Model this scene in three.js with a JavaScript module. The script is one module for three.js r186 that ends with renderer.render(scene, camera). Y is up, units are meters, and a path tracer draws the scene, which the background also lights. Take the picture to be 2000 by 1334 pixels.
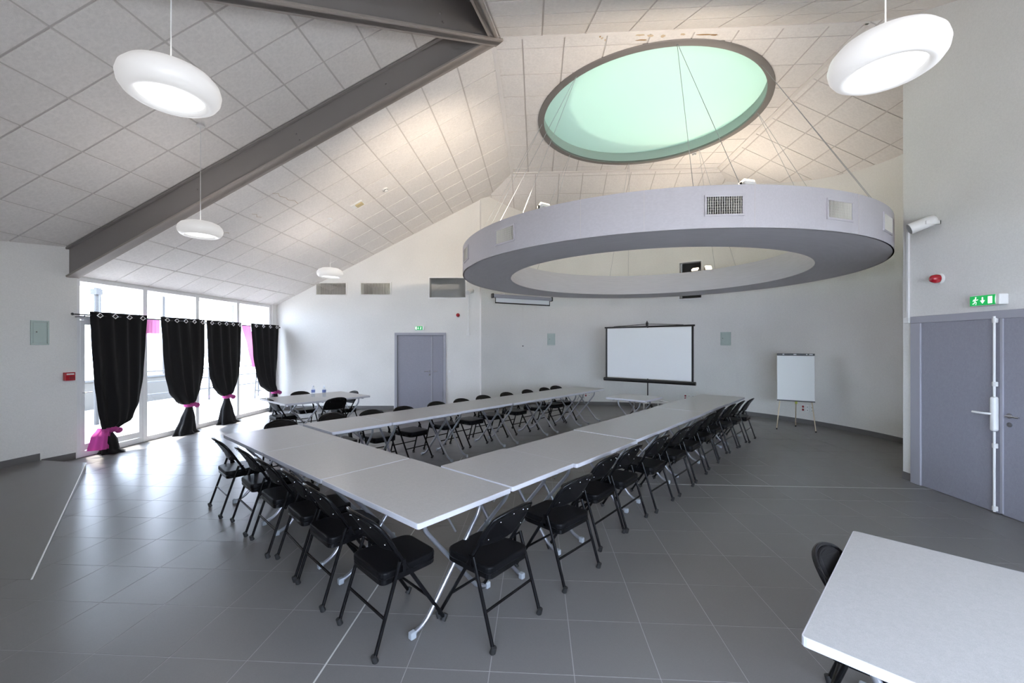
import * as THREE from 'three';
import { RoundedBoxGeometry } from 'three/addons/geometries/RoundedBoxGeometry.js';
import { mergeGeometries } from 'three/addons/utils/BufferGeometryUtils.js';
import { RectAreaLightUniformsLib } from 'three/addons/lights/RectAreaLightUniformsLib.js';
import { Brush, Evaluator, SUBTRACTION } from 'three-bvh-csg';

// ------------------------------------------------------------------ camera, sky, sun, exposure
const scene = new THREE.Scene();
const EYE = 1.75, YAW = 0.0576;
const camera = new THREE.PerspectiveCamera(2 * Math.atan(667 / 825) * 180 / Math.PI, 2000 / 1334, 0.05, 200);
camera.position.set(0, EYE, 0);
camera.rotation.y = YAW;
camera.setViewOffset(2000, 1334, 0, -6, 2000, 1334);

scene.background = new THREE.Color().setRGB(6.7, 7.9, 9.8);
const sun = new THREE.DirectionalLight(new THREE.Color().setRGB(1, 0.95, 0.86), 13);
sun.position.set(-11, 26, -14); sun.target.position.set(0, 0, -6);
sun.castShadow = true; sun.shadow.radius = 9; sun.shadow.mapSize.set(2048, 2048);
Object.assign(sun.shadow.camera, { left: -20, right: 20, top: 20, bottom: -20, near: 1, far: 80 });
scene.add(sun, sun.target);

const renderer = new THREE.WebGLRenderer({ antialias: true });
renderer.toneMapping = THREE.LinearToneMapping;
renderer.toneMappingExposure = 1.96;
renderer.shadowMap.enabled = true;
RectAreaLightUniformsLib.init();

// ------------------------------------------------------------------ helpers
let seed = 7;
const rnd = () => { seed = (seed * 16807) % 2147483647; return seed / 2147483647; };
const taken = new Map();
function numbered(name) {
  const n = taken.get(name) ?? 0; taken.set(name, n + 1);
  return n ? name + '_' + String(n).padStart(3, '0') : name;
}
const V = (x, y, z) => new THREE.Vector3(x, y, z);
// ground plan: (r, d) = metres across and into the room, origin under the survey station
const P = (r, y, d) => V(r, y, -d);
// survey station frame (X across, Z ahead) to ground plan
const S = (X, Z) => [0.9983 * X - YAW * Z, YAW * X + 0.9983 * Z];
function shade(o) { o.traverse((m) => { if (m.isMesh) { m.castShadow = true; m.receiveShadow = true; } }); return o; }
function tag(o, label, category, group, kind) {
  o.userData.label = label; o.userData.category = category;
  if (group) o.userData.group = group;
  if (kind) o.userData.kind = kind;
  return o;
}
function thing(name, label, category, pos = [0, 0, 0], turn = 0, group) {
  const g = new THREE.Group(); g.name = numbered(name); g.position.set(...pos); g.rotation.y = turn;
  scene.add(g); return tag(g, label, category, group);
}
function struct(name, label, category, geo, mat) {
  const g = geo ? new THREE.Mesh(geo, mat) : new THREE.Group();
  g.name = numbered(name); scene.add(g); return tag(g, label, category, null, 'structure');
}
function part(name, geo, mat, parent, label) {
  const m = new THREE.Mesh(Array.isArray(geo) ? merge(geo) : geo, mat); m.name = name; parent.add(m);
  m.castShadow = m.receiveShadow = true;
  if (label) m.userData.label = label;
  return m;
}
const merge = (a) => mergeGeometries(a.map((g) => { g = g.index ? g.toNonIndexed() : g; for (const k of Object.keys(g.attributes)) if (!['position', 'normal', 'uv'].includes(k)) g.deleteAttribute(k); if (!g.attributes.uv) g.setAttribute('uv', new THREE.BufferAttribute(new Float32Array(g.attributes.position.count * 2), 2)); return g; }));
const box = (w, h, d, x = 0, y = 0, z = 0) => new THREE.BoxGeometry(w, h, d).translate(x, y, z);
const rbox = (w, h, d, r, x = 0, y = 0, z = 0, s = 2) => new RoundedBoxGeometry(w, h, d, s, r).translate(x, y, z);
const cyl = (r0, r1, h, n = 16, x = 0, y = 0, z = 0) => new THREE.CylinderGeometry(r0, r1, h, n).translate(x, y, z);
const lathe = (pts, n = 48) => new THREE.LatheGeometry(pts.map((p) => new THREE.Vector2(...p)), n);
// uv in metres, taken from the face that each triangle looks along
function uvm(g, s = 1) {
  g = g.index ? g.toNonIndexed() : g; const p = g.attributes.position, n = g.attributes.normal, uv = new Float32Array(p.count * 2);
  for (let i = 0; i < p.count; i++) {
    const ax = Math.abs(n.getX(i)), ay = Math.abs(n.getY(i)), az = Math.abs(n.getZ(i));
    const [a, b] = ay >= ax && ay >= az ? [p.getX(i), p.getZ(i)] : ax >= az ? [p.getZ(i), p.getY(i)] : [p.getX(i), p.getY(i)];
    uv[2 * i] = a * s; uv[2 * i + 1] = b * s;
  }
  g.setAttribute('uv', new THREE.BufferAttribute(uv, 2)); return g;
}
// a tube swept along points, corners rounded with radius bend
function pipe(pts, r, bend = 0, radial = 8, closed = false) {
  pts = pts.map((p) => (p.isVector3 ? p.clone() : V(...p)));
  let path = [];
  if (bend > 0) {
    path.push(pts[0]);
    for (let i = 1; i < pts.length - 1; i++) {
      const a = pts[i - 1], b = pts[i], c = pts[i + 1];
      const u = a.clone().sub(b), w = c.clone().sub(b), k = Math.min(bend, u.length() * 0.49, w.length() * 0.49);
      const p0 = b.clone().addScaledVector(u.normalize(), k), p2 = b.clone().addScaledVector(w.normalize(), k);
      for (let t = 0; t <= 4; t++) { const s = t / 4; path.push(p0.clone().multiplyScalar((1 - s) ** 2).addScaledVector(b, 2 * s * (1 - s)).addScaledVector(p2, s * s)); }
    }
    path.push(pts[pts.length - 1]);
  } else path = pts;
  const pos = [], idx = [], nor = [], uv = [];
  let t0 = path[1].clone().sub(path[0]).normalize(), nrm = Math.abs(t0.y) < 0.9 ? V(0, 1, 0) : V(1, 0, 0);
  nrm.addScaledVector(t0, -nrm.dot(t0)).normalize();
  let len = 0;
  path.forEach((p, i) => {
    const t = i === 0 ? path[1].clone().sub(p) : i === path.length - 1 ? p.clone().sub(path[i - 1]) : path[i + 1].clone().sub(path[i - 1]);
    t.normalize(); nrm.addScaledVector(t, -nrm.dot(t)).normalize();
    const b = t.clone().cross(nrm);
    if (i) len += p.distanceTo(path[i - 1]);
    for (let k = 0; k <= radial; k++) {
      const a = k / radial * Math.PI * 2, v = nrm.clone().multiplyScalar(Math.cos(a)).addScaledVector(b, Math.sin(a));
      nor.push(v.x, v.y, v.z); pos.push(p.x + v.x * r, p.y + v.y * r, p.z + v.z * r); uv.push(k / radial * r * 6.28, len);
    }
  });
  const w = radial + 1;
  for (let i = 0; i < path.length - 1; i++) for (let k = 0; k < radial; k++) { const a = i * w + k; idx.push(a, a + 1, a + w, a + 1, a + w + 1, a + w); }
  for (const [e, s] of [[0, -1], [path.length - 1, 1]]) {   // end caps
    const c = pos.length / 3, p = path[e], t = (e ? p.clone().sub(path[e - 1]) : p.clone().sub(path[1])).normalize();
    pos.push(p.x, p.y, p.z); nor.push(t.x, t.y, t.z); uv.push(0, 0);
    for (let k = 0; k <= radial; k++) { const a = (e * w + k) * 3; pos.push(pos[a], pos[a + 1], pos[a + 2]); nor.push(t.x, t.y, t.z); uv.push(0, 0); }
    for (let k = 0; k < radial; k++) s > 0 ? idx.push(c, c + 1 + k, c + 2 + k) : idx.push(c, c + 2 + k, c + 1 + k);
  }
  const g = new THREE.BufferGeometry();
  g.setAttribute('position', new THREE.Float32BufferAttribute(pos, 3)); g.setAttribute('normal', new THREE.Float32BufferAttribute(nor, 3)); g.setAttribute('uv', new THREE.Float32BufferAttribute(uv, 2));
  g.setIndex(idx); return g.toNonIndexed();
}
const smooth = (pts, n) => new THREE.CatmullRomCurve3(pts.map((p) => V(...p)), false, 'centripetal').getPoints(n);
// prism from a ground-plan polygon [[r,d],...] between two height functions
function prism(poly, low, high) {
  const pos = [], tri = THREE.ShapeUtils.triangulateShape(poly.map((p) => new THREE.Vector2(...p)), []);
  const area = THREE.ShapeUtils.area(poly.map((p) => new THREE.Vector2(...p)));
  const L = poly.map(([r, d]) => [r, low(r, d), -d]), H = poly.map(([r, d]) => [r, high(r, d), -d]);
  const f = (a, b, c) => pos.push(...a, ...b, ...c);
  for (let [a, b, c] of tri) { if (area < 0) [b, c] = [c, b]; f(L[a], L[c], L[b]); f(H[a], H[b], H[c]); }
  for (let i = 0; i < poly.length; i++) { let j = (i + 1) % poly.length, a = i, b = j; if (area < 0) [a, b] = [b, a]; f(L[a], L[b], H[b]); f(L[a], H[b], H[a]); }
  const g = new THREE.BufferGeometry(); g.setAttribute('position', new THREE.Float32BufferAttribute(pos, 3)); g.computeVertexNormals(); return uvm(g);
}
function arcWall(cr, cd, r0, r1, a0, a1, y0, y1, n) {
  const gs = [];
  for (let i = 0; i < n; i++) {
    const A = (a0 + (a1 - a0) * i / n) * Math.PI / 180, B = (a0 + (a1 - a0) * (i + 1) / n) * Math.PI / 180;
    const q = (r, a) => [cr + r * Math.cos(a), cd + r * Math.sin(a)];
    gs.push(prism([q(r0, A), q(r1, A), q(r1, B), q(r0, B)], () => y0, () => y1));
  }
  return merge(gs);
}

// ------------------------------------------------------------------ textures and materials
function noiseTex(n, fn, repeat = 1, colour = true) {
  const data = new Uint8Array(n * n * 4);
  for (let j = 0; j < n; j++) for (let i = 0; i < n; i++) { const v = fn(i, j, n), k = (j * n + i) * 4; for (let c = 0; c < 3; c++) data[k + c] = Math.max(0, Math.min(255, Array.isArray(v) ? v[c] : v)); data[k + 3] = 255; }
  const t = new THREE.DataTexture(data, n, n); t.wrapS = t.wrapT = THREE.RepeatWrapping; t.magFilter = THREE.LinearFilter; t.minFilter = THREE.LinearMipmapLinearFilter; t.generateMipmaps = true;
  if (colour) t.colorSpace = THREE.SRGBColorSpace; t.repeat.set(repeat, repeat); t.needsUpdate = true; return t;
}
function lattice(n, cells) {   // tiling value noise
  const g = Array.from({ length: cells * cells }, rnd);
  return (i, j) => { const x = i / n * cells, y = j / n * cells, a = Math.floor(x), b = Math.floor(y), u = x - a, v = y - b, s = (t) => t * t * (3 - 2 * t), q = (p, r) => g[((r % cells) * cells) + (p % cells)];
    return (q(a, b) * (1 - s(u)) + q(a + 1, b) * s(u)) * (1 - s(v)) + (q(a, b + 1) * (1 - s(u)) + q(a + 1, b + 1) * s(u)) * s(v); };
}
const N = 256, c8 = lattice(N, 8), c32 = lattice(N, 32), c5 = lattice(N, 5);
const floorMap = noiseTex(N, (i, j) => { const v = 240 + (c8(i, j) - 0.5) * 3 + (rnd() - 0.5) * 9; return [v, v, v]; }, 1.1);
const floorRough = noiseTex(N, (i, j) => 150 + (c8(i, j) - 0.5) * 5 + (rnd() - 0.5) * 8, 0.9, false);
const plasterBump = noiseTex(N, (i, j) => 128 + (c32(i, j) - 0.5) * 90 + (rnd() - 0.5) * 60, 2.2, false);
const plasterMap = noiseTex(N, (i, j) => 246 + (c5(i, j) - 0.5) * 6 + (rnd() - 0.5) * 8, 0.45);
const tileMap = noiseTex(N, (i, j) => { const v = 243 + (rnd() - 0.5) * 16 + (c32(i, j) - 0.5) * 10; return [v, v, v]; }, 1.6);
const tileBump = noiseTex(N, (i, j) => 128 + (rnd() - 0.5) * 140, 1.6, false);
const laminateMap = noiseTex(N, (i, j) => { const v = 240 + (rnd() - 0.5) * 24 + (c32(i, j) - 0.5) * 8; return [v, v, v]; }, 3);
const vinylBump = noiseTex(N, (i, j) => 128 + (c32(i, j) - 0.5) * 160 + (rnd() - 0.5) * 40, 12, false);

const std = (rgb, roughness = 0.6, extra = {}) => new THREE.MeshStandardMaterial({ color: new THREE.Color().setRGB(...rgb), roughness, side: THREE.DoubleSide, ...extra });
const M = {
  wall: std([0.83, 0.82, 0.8], 0.85, { map: plasterMap, bumpMap: plasterBump, bumpScale: 0.0006 }),
  ceiling: std([0.89, 0.85, 0.825], 0.95, { map: tileMap, bumpMap: tileBump, bumpScale: 0.0008 }),
  grid: std([0.58, 0.54, 0.52], 0.6),
  beam: std([0.235, 0.215, 0.21], 0.5),
  beamEdge: std([0.34, 0.3, 0.275], 0.55),
  ring: std([0.56, 0.54, 0.575], 0.6, { map: plasterMap }),
  ringUnder: std([0.56, 0.54, 0.575], 0.6, { map: plasterMap }),
  door: std([0.34, 0.34, 0.4], 0.5, { map: laminateMap }),
  doorFrame: std([0.38, 0.38, 0.43], 0.45),
  white: std([0.78, 0.78, 0.77], 0.45),
  frame: std([0.82, 0.82, 0.83], 0.35),
  grout: std([0.31, 0.305, 0.3], 0.8),
  joint: std([0.5, 0.5, 0.49], 0.7),
  base: std([0.16, 0.155, 0.155], 0.45, { map: floorMap }),
  laminate: std([0.44, 0.43, 0.425], 0.3, { map: laminateMap }),
  band: std([0.55, 0.55, 0.59], 0.4),
  tube: std([0.42, 0.43, 0.47], 0.32, { metalness: 0.75 }),
  cap: std([0.36, 0.39, 0.43], 0.5),
  vinyl: new THREE.MeshPhysicalMaterial({ color: new THREE.Color().setRGB(0.006, 0.006, 0.007), roughness: 0.38, specularIntensity: 0.25, bumpMap: vinylBump, bumpScale: 0.0004, side: THREE.DoubleSide }),
  blackSteel: new THREE.MeshPhysicalMaterial({ color: new THREE.Color().setRGB(0.006, 0.006, 0.007), roughness: 0.18, specularIntensity: 0.4, side: THREE.DoubleSide }),
  rubber: std([0.016, 0.016, 0.017], 0.7),
  rivet: std([0.8, 0.8, 0.82], 0.25, { metalness: 0.9 }),
  chrome: std([0.62, 0.62, 0.64], 0.25, { metalness: 0.95 }),
  curtain: std([0.0022, 0.0022, 0.003], 0.95),
  tulle: new THREE.MeshPhysicalMaterial({ color: new THREE.Color().setRGB(0.42, 0.05, 0.24), roughness: 1, transmission: 0.18, thickness: 0, side: THREE.DoubleSide }),
  sheer: new THREE.MeshPhysicalMaterial({ color: new THREE.Color().setRGB(0.62, 0.22, 0.42), roughness: 1, transmission: 0.3, thickness: 0, side: THREE.DoubleSide }),
  glass: new THREE.MeshPhysicalMaterial({ color: 0xffffff, roughness: 0, transmission: 1, thickness: 0, ior: 1.45, side: THREE.DoubleSide }),
  dark: std([0.02, 0.022, 0.022], 0.8),
  niche: std([0.7, 0.7, 0.68], 0.8),
  slat: std([0.74, 0.715, 0.65], 0.5),
  red: new THREE.MeshPhysicalMaterial({ color: new THREE.Color().setRGB(0.42, 0.008, 0.02), roughness: 0.2, clearcoat: 0.6, side: THREE.DoubleSide }),
  hatch: std([0.47, 0.56, 0.53], 0.4),
  paper: std([0.84, 0.86, 0.86], 0.9),
  screen: std([0.84, 0.85, 0.87], 0.9),
  black: std([0.008, 0.008, 0.009], 0.4),
  wood: std([0.1, 0.045, 0.02], 0.7),
  concrete: std([0.55, 0.53, 0.5], 0.9, { map: plasterMap }),
  steel: std([0.45, 0.47, 0.5], 0.4, { metalness: 0.7 }),
  darkSteel: std([0.035, 0.037, 0.04], 0.6),
  dampConcrete: std([0.06, 0.058, 0.054], 0.9),
};
const FT = [0.985, 1, 1.015].map((k) => new THREE.MeshPhysicalMaterial({ color: new THREE.Color().setRGB(0.185 * k, 0.178 * k, 0.175 * k), roughness: 0.5, specularIntensity: 0.5, map: floorMap, roughnessMap: floorRough, side: THREE.DoubleSide }));
const CT = [0.994, 1, 1.005].map((k) => { const m = M.ceiling.clone(); m.color.multiplyScalar(k); return m; });
const glow = (rgb, e, k = 0.9) => new THREE.MeshStandardMaterial({ color: new THREE.Color().setRGB(k, k, k), roughness: 0.35, emissive: new THREE.Color().setRGB(...rgb), emissiveIntensity: e, side: THREE.DoubleSide });

// ------------------------------------------------------------------ floor
{
  const fl = struct('floor', 'grey ceramic tile floor with fine pale joints', 'floor');
  part('screed', box(18, 0.2, 15, -1, -0.1012, -6), M.grout, fl);
  const p = 0.45, g = 0.005, r0 = -1.15, d0 = 2.25, T = 0.012;
  const tileGeo = [0, 1, 2].map((k) => { const q = uvm(new THREE.BoxGeometry(p - g, T, p - g).translate(0, -T / 2, 0)), u = q.attributes.uv; for (let i = 0; i < u.count; i++) u.setXY(i, u.getX(i) + k * 0.37, u.getY(i) + k * 0.53); return q; });
  const all = [];
  for (let i = -18; i < 20; i++) for (let j = -8; j < 24; j++) {
    const r = r0 + (i + 0.5) * p, d = d0 + (j + 0.5) * p;
    if (r < -9 || r > 7.6 || d > 13) continue;
    const X = 0.9983 * r + YAW * d, Z = -YAW * r + 0.9983 * d;
    const seen = Z > 1.9 && Math.abs(X / Z) < 1.28 && r < (d < 5.8 ? 4.9 : 7) && r > -7.3;
    all.push({ r, d, Z, seen, k: Math.floor(rnd() * 3), v: Math.floor(rnd() * 3) });
  }
  all.sort((a, b) => (b.seen - a.seen) || a.Z - b.Z);
  const rest = [];
  all.forEach((t, n) => {
    if (n < 300) { const m = part('tile', tileGeo[t.v], FT[t.k], fl); m.position.set(t.r, 0, -t.d); m.rotation.y = t.v * Math.PI / 2; }
    else rest.push(tileGeo[t.v].clone().translate(t.r, 0, -t.d));
  });
  part('tile_field', rest, FT[1], fl).userData.kind = 'stuff';
  // two wide expansion joints of pale mastic, flush with the tiles
  part('expansion_joint', box(0.009, 0.002, 9, -1.15, 0.0002, -2), M.joint, fl);
  part('expansion_joint', box(6.2, 0.002, 0.009, 1.7, 0.0002, -5.4), M.joint, fl);
  shade(fl);
}

// ------------------------------------------------------------------ walls
const CE = { r: 1.603, d: 7.464, R: 4.87 };            // the round end of the room
const BW = { a: [-7.03, 11.03], b: [-1.474, 11.297] }; // back wall with the grey door
const bwTurn = Math.atan2(BW.b[1] - BW.a[1], BW.b[0] - BW.a[0]);
const bw = (s, y, off = 0) => { const c = Math.cos(bwTurn), n = Math.sin(bwTurn); return P(BW.a[0] + s * c + off * n, y, BW.a[1] + s * n - off * c); };
function holed(len, y0, y1, holes, depth) {             // upright slab along +x, front face at z = 0, body behind it
  const s = new THREE.Shape([[0, y0], [len, y0], [len, y1], [0, y1]].map((p) => new THREE.Vector2(...p)));
  for (const [a, b, c, d] of holes) s.holes.push(new THREE.Path([[a, c], [a, d], [b, d], [b, c]].map((p) => new THREE.Vector2(...p))));
  return uvm(new THREE.ExtrudeGeometry(s, { depth, bevelEnabled: false }).translate(0, 0, -depth));
}
{
  const w = struct('wall_back', 'white plastered wall around the single grey door', 'wall', holed(5.563, -0.1, 6.4, [[3.222, 4.605, -0.09, 2.07], [4.135, 5.157, 2.991, 3.571], [1.101, 1.906, 3.095, 3.408], [2.308, 3.111, 3.1, 3.408]], 0.24), M.wall);
  w.position.copy(bw(0, 0)); w.rotation.y = bwTurn; shade(w);
  const b = struct('baseboard_back', 'grey tile skirting along the white door wall', 'skirting', merge([rbox(3.2, 0.1, 0.012, 0.003, 1.6, 0.05, 0.006), rbox(0.93, 0.1, 0.012, 0.003, 5.09, 0.05, 0.006)]), M.base);
  b.position.copy(bw(0, 0)); b.rotation.y = bwTurn; shade(b);

  const apse = struct('wall_apse', 'curved white plastered wall behind the projector screen', 'wall', merge([
    arcWall(CE.r, CE.d, CE.R, CE.R + 0.24, -28, 55.4, -0.1, 6.4, 34), arcWall(CE.r, CE.d, CE.R, CE.R + 0.24, 61.9, 129.2, -0.1, 6.4, 28),
    arcWall(CE.r, CE.d, CE.R, CE.R + 0.24, 55.4, 61.9, -0.1, 2.98, 3), arcWall(CE.r, CE.d, CE.R, CE.R + 0.24, 55.4, 61.9, 3.98, 6.4, 3)]), M.wall);
  shade(apse);
  shade(struct('baseboard_apse', 'grey tile skirting along the curved wall', 'skirting', arcWall(CE.r, CE.d, CE.R - 0.012, CE.R, -20, 129, 0, 0.1, 60), M.base));

  // wall with the double door: x = 4.78, runs towards the viewer
  const wr = struct('wall_right', 'white plastered wall around the grey double door', 'wall', holed(6.5, -0.1, 6.4, [[0.14, 2.24, -0.09, 2.1]], 0.24), M.wall);
  wr.position.copy(P(4.78, 0, 5.8)); wr.rotation.y = -Math.PI / 2; shade(wr);
  shade(struct('wall_return', 'white return wall hidden behind the double door wall', 'wall', prism([[4.9, 5.5], [7, 5.5], [7, 5.8], [4.9, 5.8]], () => -0.1, () => 6.4), M.wall));
  const br = struct('baseboard_right', 'grey tile skirting beside the double door', 'skirting', merge([rbox(0.135, 0.1, 0.012, 0.003, 0.066, 0.05, 0.006), rbox(4.2, 0.1, 0.012, 0.003, 4.36, 0.05, 0.006)]), M.base);
  br.position.copy(P(4.78, 0, 5.8)); br.rotation.y = -Math.PI / 2; shade(br);

  // wall before the ramp, turned out a little from the window line
  const k = 0.205, turn = Math.atan(k);
  const wl = struct('wall_left', 'white plastered wall beside the floor ramp', 'wall', prism([[-7.03, 6.08], [-7.03 - k * 6.85, -0.77], [-7.33 - k * 6.85, -0.77], [-7.33, 6.08]], () => -0.1, () => 4.2), M.wall);
  shade(wl);
  const off = (d, o) => [-7.03 - k * (6.08 - d) + o * Math.cos(turn), d - o * Math.sin(turn)];
  shade(struct('baseboard_left', 'grey tile skirting low beside the window frame', 'skirting', prism([off(6.06, 0), off(6.06, 0.012), off(5.68, 0.012), off(5.68, 0)], () => 0, () => 0.1), M.base));
  shade(struct('baseboard_ramp', 'grey tile skirting raised above the floor ramp', 'skirting', prism([off(5.66, 0), off(5.66, 0.012), off(3.0, 0.012), off(3.0, 0)], (r, d) => Math.max(0, (d - 2.9) * 0.0326), (r, d) => 0.1 + Math.max(0, (d - 2.9) * 0.0326)), M.base));
  shade(struct('wall_lintel', 'white wall strip above the tall glazed bays', 'wall', prism([[-7.03, 6.0], [-7.03, 11.2], [-7.3, 11.2], [-7.3, 6.0]], () => 2.79, () => 4.2), M.wall));
  shade(struct('wall_corner', 'narrow white wall end between glazing and door wall', 'wall', prism([[-7.0, 10.84], [-7.0, 11.2], [-7.3, 11.2], [-7.3, 10.84]], () => -0.1, () => 2.9), M.wall));

  // glazed wall behind the viewer
  const wf = struct('wall_front', 'white wall with a wide window opposite the curved end', 'wall', holed(13.6, -0.1, 5, [[0.5, 5.98, 0.8, 2.62]], 0.24), M.wall);
  wf.position.copy(P(4.9, 0, -0.7)); wf.rotation.y = Math.PI; shade(wf);
  const w2 = struct('window_2', 'wide white framed window opposite the curved end', 'window');
  for (let i = 0; i <= 4; i++) part('mullion', box(0.07, 1.82, 0.1, 4.365 - i * 1.3525, 1.71, 0.82), M.frame, w2);
  part('rail', box(5.48, 0.07, 0.1, 1.66, 0.835, 0.82), M.frame, w2); part('rail', box(5.48, 0.07, 0.1, 1.66, 2.585, 0.82), M.frame, w2);
  for (let i = 0; i < 4; i++) part('pane', box(1.28, 1.68, 0.008, 3.689 - i * 1.3525, 1.71, 0.82), M.glass, w2);
}

// ------------------------------------------------------------------ ceilings
const hL = (r) => 2.8 + 0.515 * (r + 7.03), hNL = (r) => hL(r) + 0.43;
const HF = 6.1, FL = -0.622, FR = 4.48, FN = 5.96, FB = 10.7;
const hNC = (r, d) => HF - 0.5 * (FN - d), hNU = (r, d) => hNC(r, d) + 0.43;
const hB = (r, d) => HF - 0.5 * (d - FB), hR = (r) => HF - 0.5 * (r - FR);
const SKY = { r: 2.12, d: 8.225, R: 2.083 };
function clip(poly, region) {                           // convex region, counter-clockwise
  let out = poly;
  for (let i = 0; i < region.length && out.length; i++) {
    const [ax, ay] = region[i], [bx, by] = region[(i + 1) % region.length], inp = out; out = [];
    const side = ([x, y]) => (bx - ax) * (y - ay) - (by - ay) * (x - ax);
    for (let k = 0; k < inp.length; k++) {
      const p = inp[k], q = inp[(k + 1) % inp.length], sp = side(p), sq = side(q);
      if (sp >= 0) out.push(p);
      if (sp * sq < 0) { const t = sp / (sp - sq); out.push([p[0] + (q[0] - p[0]) * t, p[1] + (q[1] - p[1]) * t]); }
    }
  }
  return out;
}
const ccw = (p) => (THREE.ShapeUtils.area(p.map((q) => new THREE.Vector2(...q))) < 0 ? [...p].reverse() : p);
const planArea = (p) => Math.abs(THREE.ShapeUtils.area(p.map((q) => new THREE.Vector2(...q))));
const csg = new Evaluator(); csg.useGroups = false;
function ceilingPlane(name, label, poly, h, pr, pd, o, want = () => true, hole) {
  poly = ccw(poly);
  const c = struct(name, label, 'ceiling');
  const slab = (lo, hi) => prism(poly, (r, d) => h(r, d) + lo, (r, d) => h(r, d) + hi);
  const holeBrush = () => new Brush(new THREE.CylinderGeometry(hole.R - 0.02, hole.R - 0.02, 2, 72).translate(hole.r, HF, -hole.d));
  let sg = slab(0.009, 0.14);
  if (hole) { const a = new Brush(sg), b = holeBrush(); a.updateMatrixWorld(); b.updateMatrixWorld(); sg = csg.evaluate(a, b, SUBTRACTION).geometry; }
  part('grid', sg, M.grid, c, 'grey suspension grid');
  const g = 0.011, rest = [], full = new Map();
  const rs = poly.map((p) => p[0]), ds = poly.map((p) => p[1]);
  for (let i = Math.floor((Math.min(...rs) - o[0]) / pr); i * pr + o[0] < Math.max(...rs); i++) for (let j = Math.floor((Math.min(...ds) - o[1]) / pd); j * pd + o[1] < Math.max(...ds); j++) {
    const r = o[0] + i * pr, d = o[1] + j * pd;
    const cell = [[r + g, d + g], [r + pr - g, d + g], [r + pr - g, d + pd - g], [r + g, d + pd - g]];
    const q = clip(cell, poly); if (q.length < 3 || planArea(q) < 0.004) continue;
    const cr = q.reduce((s, p) => s + p[0], 0) / q.length, cd = q.reduce((s, p) => s + p[1], 0) / q.length;
    const near = hole && Math.hypot(cr - hole.r, cd - hole.d);
    if (hole && cell.every(([x, y]) => Math.hypot(x - hole.r, y - hole.d) < hole.R - 0.02)) continue;
    const whole = planArea(q) > planArea(cell) * 0.999 && !(hole && near < hole.R + 0.5);
    let geo, at = [0, 0, 0];
    if (whole) {
      if (!full.has('t')) full.set('t', prism(cell.map(([x, y]) => [x - r, y - d]), (x, y) => h(x + r, y + d) - h(r, d), (x, y) => h(x + r, y + d) - h(r, d) + 0.013));
      geo = full.get('t'); at = [r, h(r, d), -d];
    } else {
      geo = prism(q, (x, y) => h(x, y), (x, y) => h(x, y) + 0.013);
      if (hole && near < hole.R + 0.5) { const a = new Brush(geo), b = holeBrush(); a.updateMatrixWorld(); b.updateMatrixWorld(); geo = csg.evaluate(a, b, SUBTRACTION).geometry; if (!geo.attributes.position.count) continue; }
    }
    if (want(cr, cd)) { const m = part('ceiling_tile', geo, CT[Math.floor(rnd() * 3)], c); m.position.set(...at); }
    else rest.push(geo.clone().translate(...at));
  }
  if (rest.length) part('tile_field', rest, CT[1], c).userData.kind = 'stuff';
  return shade(c);
}
const cs = 0.6 * Math.cos(Math.atan(0.515)), cb = 0.6 * Math.cos(Math.atan(0.5));
ceilingPlane('ceiling_windows', 'sloping white tile ceiling rising from the glazed wall', [[-7.25, 6.02], [FL, 6.02], [FL, FB], [-1.9, 12.016], [-7.25, 12.016]], hL, cs, 0.6, [-7.03, 6.06], (r, d) => d < 11.4);
ceilingPlane('ceiling_ramp', 'sloping white tile ceiling above the floor ramp', [[-8.9, 6.0], [-8.9, -0.95], [FL + 0.971 * (-0.95 - FN), -0.95], [FL, 6.0]], hNL, cs, 0.6, [-7.03, 5.95], (r, d) => d > 1.6);
ceilingPlane('ceiling_hip', 'sloping white tile ceiling between the two roof beams', [[FL, 5.96], [FL, -0.95], [FL + 0.971 * (-0.95 - FN), -0.95]], hNU, 0.6, cb, [FL, 5.96], (r, d) => d > 3.6);
ceilingPlane('ceiling_entry', 'sloping white tile ceiling before the round skylight', [[FL + 0.06, FN], [FL + 0.06, -0.95], [5, -0.95], [5, FN]], hNC, 0.6, cb, [FL + 0.1, FN], (r, d) => d > 3.4);
ceilingPlane('ceiling_skylight', 'flat white tile ceiling around the round skylight', [[FL, FN - 0.02], [FR, FN - 0.02], [FR, FB], [FL, FB]], () => HF, 0.6, 0.6, [FL + 0.42, FN + 0.25], undefined, SKY);
ceilingPlane('ceiling_rear', 'sloping white tile ceiling above the curved wall', [[FL, FB], [FR, FB], [FR + 2, FB + 2], [FL - 1.94, FB + 2]], hB, 0.6, cb, [FL, FB + 0.12]);
ceilingPlane('ceiling_side', 'sloping white tile ceiling on the flipchart side', [[FR, 5.6], [7, 5.6], [7, FB + 2.52], [FR, FB]], hR, cb, 0.6, [FR + 0.1, FN], (r, d) => d < 11.5);
{ // pale cover strips along the edges of the flat ceiling
  const t = struct('trim_1', 'pale cover strips edging the flat ceiling', 'trim');
  part('strip', box(0.07, 0.02, FB - FN, FL + 0.01, HF - 0.012, -(FN + FB) / 2), M.ceiling, t);
  part('strip', box(0.07, 0.02, FB - FN, FR - 0.01, HF - 0.012, -(FN + FB) / 2), M.ceiling, t);
  part('strip', box(FR - FL, 0.02, 0.1, (FR + FL) / 2, HF - 0.012, -FB), M.ceiling, t);
  part('strip', box(FR - FL, 0.02, 0.05, (FR + FL) / 2, HF - 0.012, -FN), M.ceiling, t);
  shade(t);
}

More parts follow.
